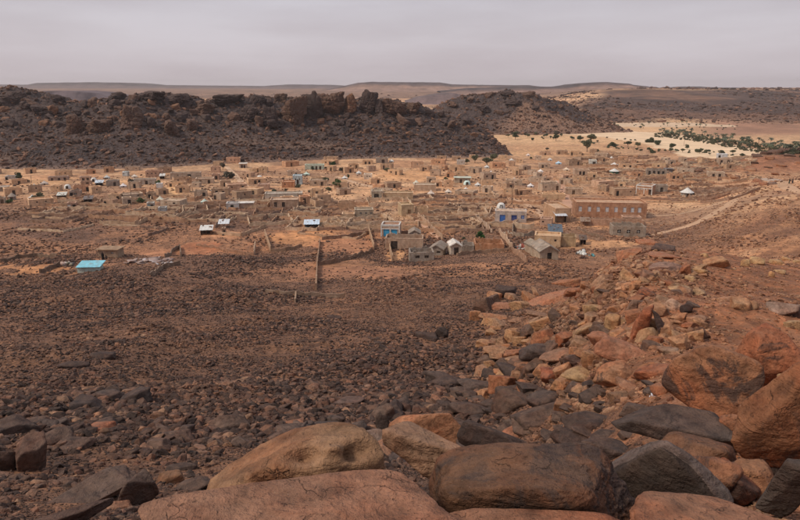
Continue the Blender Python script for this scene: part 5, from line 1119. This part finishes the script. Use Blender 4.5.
def person(px_, py_, hgt, robe, skin, label, sit=False, yaw=0, walk=0):
    p = at(px_, py_); s = hgt/1.72
    J = dict(pel=(0, 0, .95), chest=(0, 0, 1.32), neck=(0, .0, 1.48), head=(0, -.02, 1.60), top=(0, -.01, 1.70),
             hl=(-.09, 0, .9), kl=(-.10, -.03-walk, .5), al=(-.10, .03-walk*1.6, .09), tl=(-.10, -.13-walk*1.6, .03), hr=(.09, 0, .9), kr=(.10, -.03+walk, .5), ar=(.10, .03+walk*1.6, .09), tr=(.10, -.13+walk*1.6, .03),
             sl=(-.18, 0, 1.40), el=(-.25, .04+walk, 1.13), wl=(-.25, -.08+walk, .90), fl=(-.25, -.12+walk, .80), sr=(.18, 0, 1.40), er=(.25, .04-walk, 1.13), wr=(.25, -.08-walk, .90), fr=(.25, -.12-walk, .80))
    if sit:
        dz = -.55
        for k in ('pel', 'chest', 'neck', 'head', 'top', 'hl', 'hr', 'sl', 'sr', 'el', 'er'): J[k] = (J[k][0], J[k][1]+(-.1 if k in ('head', 'neck', 'top', 'sl', 'sr', 'chest') else 0), J[k][2]+dz)
        J.update(kl=(-.16, -.42, .52), al=(-.14, -.46, .10), tl=(-.14, -.60, .04), kr=(.16, -.42, .52), ar=(.14, -.46, .10), tr=(.14, -.60, .04), el=(-.25, -.22, .62), wl=(-.12, -.42, .6), fl=(-.04, -.48, .6), er=(.25, -.22, .62), wr=(.12, -.42, .6), fr=(.04, -.48, .6))
    nm = list(J); E = [('pel', 'chest'), ('chest', 'neck'), ('neck', 'head'), ('head', 'top'), ('pel', 'hl'), ('hl', 'kl'), ('kl', 'al'), ('al', 'tl'), ('pel', 'hr'), ('hr', 'kr'), ('kr', 'ar'), ('ar', 'tr'), ('chest', 'sl'), ('sl', 'el'), ('el', 'wl'), ('wl', 'fl'), ('chest', 'sr'), ('sr', 'er'), ('er', 'wr'), ('wr', 'fr')]
    RAD = dict(pel=.15, chest=.16, neck=.06, head=.10, top=.075, hl=.1, hr=.1, kl=.075, kr=.075, al=.05, ar=.05, tl=.035, tr=.035, sl=.075, sr=.075, el=.055, er=.055, wl=.04, wr=.04, fl=.03, fr=.03)
    me = bpy.data.meshes.new('body'); me.from_pydata([J[k] for k in nm], [(nm.index(a), nm.index(b)) for a, b in E], [])
    tmp = bpy.data.objects.new('body', me); C.objects.link(tmp); md = tmp.modifiers.new('s', 'SKIN'); tmp.modifiers.new('b', 'SUBSURF').levels = 1
    for i, k in enumerate(nm): me.skin_vertices[0].data[i].radius = (RAD[k], RAD[k]); me.skin_vertices[0].data[i].use_root = (k == 'pel')
    bpy.context.view_layer.update(); dg = bpy.context.evaluated_depsgraph_get(); m2 = bpy.data.meshes.new_from_object(tmp.evaluated_get(dg)); bpy.data.objects.remove(tmp)
    r_ = empty('person', p, R(yaw)); r_.scale = (s, s, s); tag(r_, label, 'person')
    m2.materials.clear(); m2.materials.append(M_cloth); b_ = bpy.data.objects.new('body', m2); b_.color = (*skin, 1); link(b_, r_)
    vs = []; hz = .62 if sit else .16
    for z, w1 in (((.98-.55, .26), (.72, .25), (.88, .21), (.93, .09)) if sit else ((.16, .27), (.6, .23), (1.0, .20), (1.3, .215), (1.44, .16), (1.50, .075))):
        for k in range(12): a = k*math.pi/6; vs.append((math.cos(a)*w1*1.05, math.sin(a)*w1*(.85 if not sit else 1.1)-(.12 if sit and z < .8 else 0), z))
    nr = len(vs)//12
    MB().add(vs, [(i*12+k, i*12+(k+1) % 12, (i+1)*12+(k+1) % 12, (i+1)*12+k) for i in range(nr-1) for k in range(12)]).build('robe', M_cloth, r_, robe)
    hz = J['head']; MB().add([(math.cos(a*math.pi/4)*.115*c, hz[1]+.02+math.sin(a*math.pi/4)*.125*c, hz[2]+zz) for zz, c in ((.0, 1), (.07, .98), (.13, .6)) for a in range(8)], [(i*8+k, i*8+(k+1) % 8, (i+1)*8+(k+1) % 8, (i+1)*8+k) for i in range(2) for k in range(8)]+[tuple(range(16, 24))]).build('head_scarf', M_cloth, r_, robe)
    return r_
SK = (.10, .05, .03)
person(103.0, 260.2, 1.85, (.012, .012, .014), SK, 'person in black standing in front of the low stone hut', yaw=10)
person(106.6, 260.4, 1.75, (.012, .012, .014), SK, 'person in black sitting beside the standing one', sit=True, yaw=-15)
person(789.3, 183.6, 1.75, (.03, .05, .04), SK, 'person in dark clothes walking on the gravel road, left one', walk=.12, yaw=60)
person(792.6, 183.4, 1.75, (.02, .02, .03), SK, 'person in black walking on the gravel road, right one', walk=.1, yaw=-100)
def heap(px_, py_, W_, H_, cols, label, n=14, cat='heap', name='rubbish_heap'):
    W_ *= 1.25; H_ *= 1.35
    p, m = base_at(px_, px_, py_); t = empty(name, p); tag(t, label, cat); r_ = random.Random(int(px_*3+py_))
    for i in range(n):
        a, q = r_.uniform(0, 6.28), r_.random()**.6; hh = H_*m*(1-q*.7)*r_.uniform(.5, 1)
        me = rock_mesh('cloth_bundle' if i % 3 else 'board', 900+i+int(px_), 2, M_cloth, dims=(r_.uniform(.4, .9)*W_*m/5, r_.uniform(.3, .7)*W_*m/5, hh*.5), p=9, amp=.14)
        o = bpy.data.objects.new(me.name, me); o.location = (math.cos(a)*q*W_*m/2, math.sin(a)*q*W_*m/3, hh*.4); o.rotation_euler = (r_.uniform(-.4, .4), r_.uniform(-.4, .4), r_.uniform(0, 3)); o.color = (*cols[i % len(cols)], 1); link(o, t)
    return t
heap(522.5, 248.5, 13, 6, [(.12, .11, .11), (.3, .27, .25), (.35, .1, .07), (.5, .45, .4)], 'heap of grey and red rags in the sandy yard', 20)
heap(585, 254.5, 13, 7, [(.78, .76, .70), (.6, .6, .56), (.09, .08, .08), (.70, .70, .66)], 'pile of white tarpaulins over dark goods near the orange rocks', 18)
heap(592, 256.3, 7, 4, [(.12, .40, .42), (.2, .3, .3), (.08, .2, .22)], 'turquoise tarpaulin bundle right of the white tarpaulins', 8)
heap(583, 258.5, 9, 4, [(.10, .06, .05), (.14, .08, .06)], 'dark brown sacks in front of the white tarpaulins', 8)
heap(66, 265.5, 12, 6, [(.62, .55, .5), (.14, .12, .11), (.25, .23, .17), (.5, .36, .3)], 'jumble of pale cloth and dark goods left of the turquoise roof', 16)
heap(147, 262, 34, 3, [(.50, .42, .40), (.36, .26, .22), (.25, .17, .15), (.42, .3, .26)], 'scattered pale litter right of the hut with two people', 34)
heap(166, 264, 14, 3, [(.45, .42, .42), (.55, .48, .47), (.3, .24, .22)], 'greyish litter patch by the stone ring', 14)
heap(328, 242, 6, 3, [(.06, .05, .04), (.2, .13, .1)], 'dark firewood heap in the orange yard', 6)
heap(418.5, 213.5, 6, 4, [(.6, .6, .62), (.3, .3, .32), (.7, .68, .65)], 'white bundle inside the walled yard', 6, 'bundle', 'cloth_bundle_pile')
heap(508, 233.5, 7, 3, [(.60, .5, .4), (.5, .42, .33)], 'pale sacks in the small middle yard', 6)
place('shed', 549, 562, 236.5, 229.5, (.09, .12, .15), 'dark tarpaulin awning with a turquoise edge behind the tan house', depth=4, tilt=.6, backc=(.10, .38, .38))
place('shed', 580, 586, 245, 239.5, (.12, .08, .06), 'black-fronted lean-to in the sandy yard', depth=2, backc=BLK)
heap(652.5, 398, 6, 5, [(.85, .88, .95), (.7, .75, .8)], 'small white plastic litter among the dark slabs', 3, 'litter', 'plastic_litter')
heap(596, 394.5, 15, 5, [(.45, .48, .45), (.3, .34, .32), (.6, .64, .62)], 'crumpled clear plastic under the yellow-tan block', 6, 'litter', 'plastic_litter')

# ------------------------------------------------------------------ poles
def pole(px_, base, top, label, arms=True, r=.11):
    p, m = base_at(px_, px_, base); h = (base-top)*m; t = empty('utility_pole', p); tag(t, label, 'pole', None)
    MB().tube([(0, 0, -.4), (0, 0, h*.5), (0, 0, h)], [r, r*.85, r*.65], 8).build('post', M_paint, t, (.16, .12, .09))
    if arms: MB().box(-.8, .8, -.05, .05, h-.5, h-.38).build('crossarm', M_paint, t, (.14, .1, .08)); [MB().tube([(x_, 0, h-.38), (x_, 0, h-.18)], .05).build('insulator', M_paint, t, (.5, .5, .48)) for x_ in (-.7, 0, .7)]
    return t
for a in [(512, 205, 180, 'tall thin pole beside the street above the blue-door pale house', False), (131.5, 203, 171, 'tall pole in the left part of town'), (129, 188, 170, 'slightly shorter pole just left of the tall one', False), (758, 156, 148.5, 'pole standing at the tip of the riverbed'),
          (634, 152, 144, 'pole on the edge of the riverbed sand', False), (480, 192, 178, 'pole right of the bright white tent', False), (313, 201, 188, 'thin pole left of centre', False), (31.5, 182.5, 175, 'pole beside the dark bush at the far left', False), (684, 146, 139, 'pole on the riverbed', False), (560, 190, 180, 'pole beside the street on the right', False)]:
    pole(*a)

# ------------------------------------------------------------------ trees
def leaf_crown(name, seed, n, rx, rz_, h0, leaf=.28):
    r = np.random.RandomState(seed); k = 9
    c = r.normal(size=(k, 3)); c /= np.linalg.norm(c, axis=1)[:, None]; c *= r.uniform(.3, .72, (k, 1)); rad = r.uniform(.28, .5, k)
    i = r.randint(0, k, n); d_ = r.normal(size=(n, 3)); d_ /= np.linalg.norm(d_, axis=1)[:, None]; q = c[i]+d_*(rad[i]*r.uniform(.55, 1.05, n))[:, None]
    q *= np.array([rx, rx, rz_]); q[:, 2] += h0
    a = r.normal(size=(n, 3)); a /= np.linalg.norm(a, axis=1)[:, None]; b = np.cross(a, r.normal(size=(n, 3))); b /= np.linalg.norm(b, axis=1)[:, None]; l = leaf*r.uniform(.6, 1.3, (n, 1))
    v = np.stack([q-a*l, q+b*l*.55, q+a*l, q-b*l*.55], 1).reshape(-1, 3)
    return np_mesh(name, v, np.arange(n*4).reshape(-1, 4), M_leaf, False)
def trunk_mesh(seed, h, r0, bushy):
    r = random.Random(seed); mb = MB(); mb.tube([(0, 0, -.3), (r.uniform(-.1, .1), 0, h*.5), (r.uniform(-.2, .2), r.uniform(-.2, .2), h)], [r0, r0*.8, r0*.5], 6)
    for k in range(4): a = r.uniform(0, 6.28); z0 = h*r.uniform(.4, .9); mb.tube([(0, 0, z0), (math.cos(a)*bushy*.35, math.sin(a)*bushy*.35, z0+bushy*.25), (math.cos(a)*bushy*.6, math.sin(a)*bushy*.6, z0+bushy*.55)], [r0*.5, r0*.35, r0*.15], 5)
    return mb.mesh('trunk', M_paint)
ACR = [leaf_crown('crown', 50+i, 900, 2.2, (1.5, 1.2, 1.8)[i % 3], (2.6, 2.3, 2.6)[i % 3]) for i in range(5)]; ATR = [trunk_mesh(60+i, 1.9, .16, 2.0) for i in range(3)]
BCR = [leaf_crown('crown', 70+i, 700, 1.7, 1.0, .85, .22) for i in range(4)]; BTR = [trunk_mesh(80+i, .7, .1, 1.2) for i in range(2)]
def palm_crown(seed):
    r = random.Random(seed); mb = MB()
    for k in range(22):
        a = k*2.4+r.uniform(-.2, .2); el = r.uniform(-.5, 1.1); L_ = r.uniform(2.2, 3.0); pts = []
        for i in range(6): s_ = i/5; pts.append(Vector((math.cos(a)*L_*s_*math.cos(el*(1-s_*.3)), math.sin(a)*L_*s_*math.cos(el*(1-s_*.3)), math.sin(el)*L_*s_*.8-1.5*s_*s_)))
        side = Vector((-math.sin(a), math.cos(a), 0))
        for i in range(5):
            w1 = .42*math.sin(math.pi*(i/5*.85+.12)); w2 = .42*math.sin(math.pi*((i+1)/5*.85+.12))
            for sg in (-1, 1): mb.add([pts[i], pts[i+1], pts[i+1]+side*sg*w2+Vector((0, 0, -.16)), pts[i]+side*sg*w1+Vector((0, 0, -.16))], [(0, 1, 2, 3)])
    return mb.mesh('crown', M_leaf)
PCR = [palm_crown(i) for i in range(4)]; PTR = [MB().tube([(0, 0, -.4), (.1*i, .05, 2.5), (.25*i, .1, 5.0)], [.24, .18, .16], 7).mesh('trunk', M_paint) for i in range(3)]
TC = [0]
def tree(x_, y_, kind, scale, col, label, group=None, trunkc=(.16, .11, .08)):
    TC[0] += 1; i = TC[0]; g = gz(x_, y_)
    n, cr_, tr_ = dict(acacia=('acacia_tree', ACR, ATR), bush=('bush', BCR, BTR), palm=('palm_tree', PCR, PTR))[kind]
    t = empty(n, (x_, y_, g), i*1.7); t.scale = scale if isinstance(scale, tuple) else (scale,)*3; tag(t, label, {'acacia': 'tree', 'bush': 'bush', 'palm': 'palm tree'}[kind], group)
    o = bpy.data.objects.new('crown', cr_[i % len(cr_)]); o.color = (*col, 1); link(o, t)
    if kind == 'palm': o.location = (.25*(i % 3), .1, 5.0)
    o = bpy.data.objects.new('trunk', tr_[i % len(tr_)]); o.color = (*trunkc, 1); link(o, t)
GD = (.085, .095, .052); GO = (.14, .135, .075); GB = (.085, .125, .045); GGY = (.13, .11, .08)
def tpx(px_, base, wpx, kind, col, label, group=None, hs=1.0):
    p = at(px_, base); m = dist_of(p)/F; s = wpx*(.78 if px_ > 495 else .95)*m/(4.2 if kind == 'acacia' else 3.3 if kind == 'bush' else 5); tree(p.x, p.y, kind, (s, s, s*hs), col, label, group)
for a in [(478.5, 239.5, 14, 'bush', (.035, .085, .02), 'round bright green bush, the nearest plant, beside the terracotta rectangle', None, 1.15), (463.5, 239, 5, 'bush', GD, 'tiny dark bush left of the round bright green one'), (19, 181, 9, 'acacia', GD, 'dark tree right of the grey-white house at the far left', None, 1.1), (26, 182, 8, 'bush', GGY, 'grey brush heap beside the dark tree at the far left'),
          (38, 200, 15, 'bush', GO, 'long olive bush right of the white cloth tent'), (33, 199.5, 9, 'bush', GO, 'left half of the olive bush row'), (9, 203, 8, 'bush', GB, 'green bush below the cone-roofed hut'), (1, 203, 6, 'bush', GD, 'green bush cut by the left edge'),
          (140, 203, 9, 'bush', GB, 'green bush above the house with the blue-grey door', None, 1.2), (158, 185, 6, 'acacia', GB, 'green tree right of the row of rooms'), (131, 186, 7, 'acacia', GGY, 'bare grey tree around the tall pole', None, 1.4), (223, 170, 6, 'acacia', GGY, 'dark tree right of the orange-pink cube house', None, 1.3),
          (229, 178.5, 14, 'bush', GGY, 'long grey-green hedge below the dark tree'), (239.5, 186.5, 9, 'bush', GO, 'olive bush on the sand left of the dirt track'), (249, 193.5, 6, 'bush', GD, 'dark bush at the lower end of the dirt track'), (258, 197.5, 7, 'bush', GGY, 'grey-green bush right of the track end'),
          (274, 194.5, 6, 'acacia', GD, 'dark tree behind the very long pale roof'), (286, 193, 5, 'acacia', GGY, 'small bare tree behind the very long pale roof'), (298, 187.5, 7, 'bush', GD, 'dark bush at the foot of the pale blue-grey house'), (333, 167.5, 7, 'acacia', (.03, .06, .02), 'dark round tree right of the long pale green building', None, 1.1),
          (313.5, 169.5, 6, 'bush', GD, 'dark bush in front of the long pale green building, left'), (326, 169, 5, 'bush', GO, 'olive bush at the right end of the long pale green building'), (341, 172.5, 6, 'acacia', GGY, 'brownish tree right of the dark round tree'), (325, 184.5, 10, 'acacia', GO, 'wide olive tree in the middle of town'),
          (337, 189, 10, 'acacia', GB, 'green tree right of the wide olive one', None, 1.2), (329, 190.5, 8, 'bush', GO, 'low olive bush beside the green tree'), (348.3, 180, 3, 'acacia', GD, 'slim dark tree beside a white tent', None, 2.2), (383, 187.5, 8, 'bush', GD, 'dark green bush, left of a pair in mid town'),
          (391, 186, 9, 'bush', GD, 'dark green bush, right of a pair in mid town'), (388, 171.5, 9, 'bush', GO, 'olive bush high in mid town'), (310, 192.5, 5, 'bush', GGY, 'grey bush below the pale blue-grey house'), (475, 163, 9, 'acacia', GO, 'olive tree behind the pale house at the ridge end'),
          (467, 164, 6, 'acacia', GO, 'smaller olive tree beside the pale house at the ridge end'), (487, 166, 12, 'acacia', GO, 'widest olive tree at the ridge end'), (493, 161, 9, 'acacia', GO, 'olive tree right of the widest one'), (446, 180, 7, 'bush', GO, 'olive bush left of the house with the pale green roof'), (437, 185, 7, 'bush', GGY, 'grey-green bush above the long tan house'),
          (515.5, 139.5, 11, 'acacia', GD, 'dark green tree behind the tip of the ridge'), (508, 137.5, 6, 'acacia', GO, 'small olive tree left of the dark green one behind the ridge tip'), (528, 137.5, 6, 'acacia', GO, 'olive tree right of the dark green one'), (532, 140, 6, 'bush', GD, 'dark bush below the olive tree by the riverbed'),
          (556, 141, 9, 'acacia', GD, 'dark tree standing in front of white houses by the riverbed'), (556, 136.5, 8, 'acacia', GGY, 'brownish tree on the near bank of the riverbed'), (571.5, 139, 5, 'acacia', GD, 'small dark tree left of the grove'), (580, 141.5, 9, 'acacia', GD, 'dark tree at the left end of the grove'),
          (591, 142.5, 14, 'acacia', GO, 'large rounded olive tree of the grove'), (587, 152, 14, 'acacia', GO, 'large olive tree in front of the grove', None, 1.2), (598, 152, 8, 'bush', GD, 'dark bush right of the large front tree'), (547, 151, 6, 'acacia', GGY, 'brown tree on the right side of town'), (548, 154, 5, 'bush', GO, 'olive bush under the brown tree'),
          (565, 153.5, 6, 'bush', GD, 'dark bush by a beige house on the right'), (531, 158.5, 5, 'bush', GD, 'dark bush among brown walls'), (612, 146, 10, 'bush', GD, 'dark bush strip behind the third white tent'), (628, 147, 10, 'acacia', GD, 'dark spreading tree right of the bush strip'), (638, 147.5, 8, 'acacia', GO, 'olive tree right of the dark spreading one'),
          (649, 151.5, 7, 'acacia', GD, 'dark tree below the river bank, left'), (672, 150, 9, 'acacia', GD, 'dark tree at the edge of the sand, centre right'), (687, 149.5, 7, 'acacia', GD, 'dark tree right of the pole on the riverbed'), (625, 139.5, 4, 'bush', GGY, 'first of four small bushes on the sand'), (617, 139.5, 3, 'bush', GGY, 'tiny bush on the sand left of the first'),
          (631, 140.5, 3.5, 'bush', GD, 'second small bush on the sand'), (635, 140.5, 4, 'bush', GD, 'third small bush on the sand'), (607, 138, 3.5, 'bush', GGY, 'leftmost small bush on the riverbed sand'), (650, 142.5, 14, 'bush', GD, 'long dark bush island in the riverbed'), (659, 145, 12, 'bush', GD, 'dark bush tail of the island in the riverbed'),
          (652, 153, 10, 'bush', GD, 'dark bush at the near shore'), (729, 145.5, 6, 'bush', GD, 'lone dark bush on the sand in front of the palms'), (722, 153.5, 8, 'bush', GO, 'olive bush behind the white-grey house'), (733, 154.5, 8, 'acacia', GO, 'olive tree right of the white-grey house'), (743, 156.5, 9, 'bush', GD, 'dark bush nearest the tip of the sand'), (698, 152.5, 9, 'bush', GD, 'dark bush cluster on the near shore'), (705, 153, 8, 'bush', GO, 'olive bush cluster on the near shore'), (704, 173, 4, 'bush', GD, 'single dark bush in the rubble field')]:
    tpx(*a)
# palm groves: every palm that can be told apart is a thing, the undergrowth is one mass
rp = random.Random(9); npalm = 0; UND = []
def grove(poly, n, lab, wlo=5, sc=(.95, 1.45), kinds=('palm', 'palm', 'acacia')):
    global npalm
    for i in range(n):
        s = rp.random(); k = s*(len(poly)-1); j = min(int(k), len(poly)-2); f_ = k-j
        X = poly[j][0]*(1-f_)+poly[j+1][0]*f_; Y = poly[j][1]*(1-f_)+poly[j+1][1]*f_; hw = poly[j][2]*(1-f_)+poly[j+1][2]*f_
        Y += rp.uniform(-hw, hw); p = at(X, Y); kd = rp.choice(kinds); sc_ = rp.uniform(*sc)
        nm = {'palm': 'palm tree', 'acacia': 'leafy tree', 'bush': 'low bush'}[kd]
        ll = f'{nm} in the {lab}, {"left part" if s < .25 else "right end" if s > .75 else "left of its middle" if s < .5 else "right of its middle"}'
        cq = rp.randrange(4); ll = ['greyish ', 'pale ', 'dark ', 'olive '][cq]+ll
        tree(p.x+rp.uniform(-2, 2), p.y+rp.uniform(-4, 4), kd, sc_, [(.12, .125, .085), (.15, .155, .09), (.07, .082, .05), (.13, .125, .07)][cq], ll, ll.replace(nm, nm+'s').replace('bushs', 'bushes')); npalm += 1
grove([(660, 134.5, 1.5), (690, 136.5, 3), (720, 141.5, 4), (750, 146, 5), (790, 150, 4.5), (830, 155, 4)], 150, 'palm grove behind the sand river', sc=(.55, .9))
grove([(560, 127, 1.5), (610, 126, 2.5), (660, 127, 3), (700, 127.5, 3.5), (740, 128, 2)], 55, 'far bank of the sand river', sc=(.4, .75), kinds=('acacia', 'palm', 'bush'))
grove([(598, 146, 2), (640, 149, 2), (690, 152, 1.6), (746, 156, 1.4)], 34, 'scrub on the near shore', sc=(.45, .8), kinds=('bush', 'bush', 'acacia'))
grove([(500, 133, 1.5), (545, 137, 2.5), (600, 142, 3)], 26, 'scrub between dark hill and town', sc=(.45, .8), kinds=('bush', 'acacia'))
def undergrowth(poly, n, name, label):
    r = random.Random(3); me0 = []; P = []
    for i in range(n):
        k = r.random()*(len(poly)-1); j = min(int(k), len(poly)-2); f_ = k-j
        X = poly[j][0]*(1-f_)+poly[j+1][0]*f_; Y = poly[j][1]*(1-f_)+poly[j+1][1]*f_+r.uniform(-1, 1)*(poly[j][2]*(1-f_)+poly[j+1][2]*f_); p = at(X, Y); P.append((p.x, p.y, p.z))
    r = np.random.RandomState(2); n = len(P)
    o = instancer(name, P, np.stack([r.normal(0, .1, n), r.normal(0, .1, n), r.uniform(0, 6, n)], -1), np.repeat(r.uniform(.4, 1.0, n)[:, None], 3, 1), r.randint(0, 4, n), np.zeros(n), BUN)
    tag(o, label, 'undergrowth')
m_, t_, b_ = mat('undergrowth_leaf'); n_ = N(t_); n_.put(b_.inputs['Base Color'], n_.ramp(n_.noise(.3, 4, .7), .35, .65, (.085, .09, .05), (.17, .155, .095)))
BUN = []
for q in BCR: c_ = q.copy(); c_.materials.clear(); c_.materials.append(m_); BUN.append(c_)
undergrowth([(655, 135.5, 1.5), (690, 138, 3), (720, 143, 3.5), (750, 147.5, 4.5), (790, 152, 4), (830, 157, 4)], 420, 'undergrowth', 'dark undergrowth filling the palm grove')
print('palms', npalm, 'trees', TC[0])
# fallen blocks in the rubble field on the right
rb = random.Random(12)
for i in range(90):
    X, Y = rb.uniform(655, 775), rb.uniform(160, 184); Y += (X-715)*.10
    wv = rb.uniform(2.5, 8.5); 
    boulder(X, Y, wv, wv*rb.uniform(.35, .6), [(.44, .27, .17, .15), (.40, .21, .13, .2), (.26, .17, .13, .4), (.5, .33, .21, .1)][i % 4], 'sandstone slab in the rubble field left of the gravel road', sub=2, p=20, planes=6, name='rubble_slab', group='sandstone slabs in the rubble field')
# ------------------------------------------------------------------ the air
hm = bpy.data.materials.new('haze'); hm.use_nodes = True; ht = hm.node_tree; ht.nodes.clear()
ho = ht.nodes.new('ShaderNodeOutputMaterial'); hv = ht.nodes.new('ShaderNodeVolumePrincipled')
hv.inputs['Color'].default_value = (.97, .90, .88, 1); hv.inputs['Density'].default_value = 0.000085; hv.inputs['Anisotropy'].default_value = 0.2
ht.links.new(hv.outputs[0], ho.inputs['Volume'])
hb = MB().box(-6500, 6500, -6300, 6500, -12, 92).build('haze', hm); tag(hb, 'thin dusty haze over the desert plain', kind='stuff')
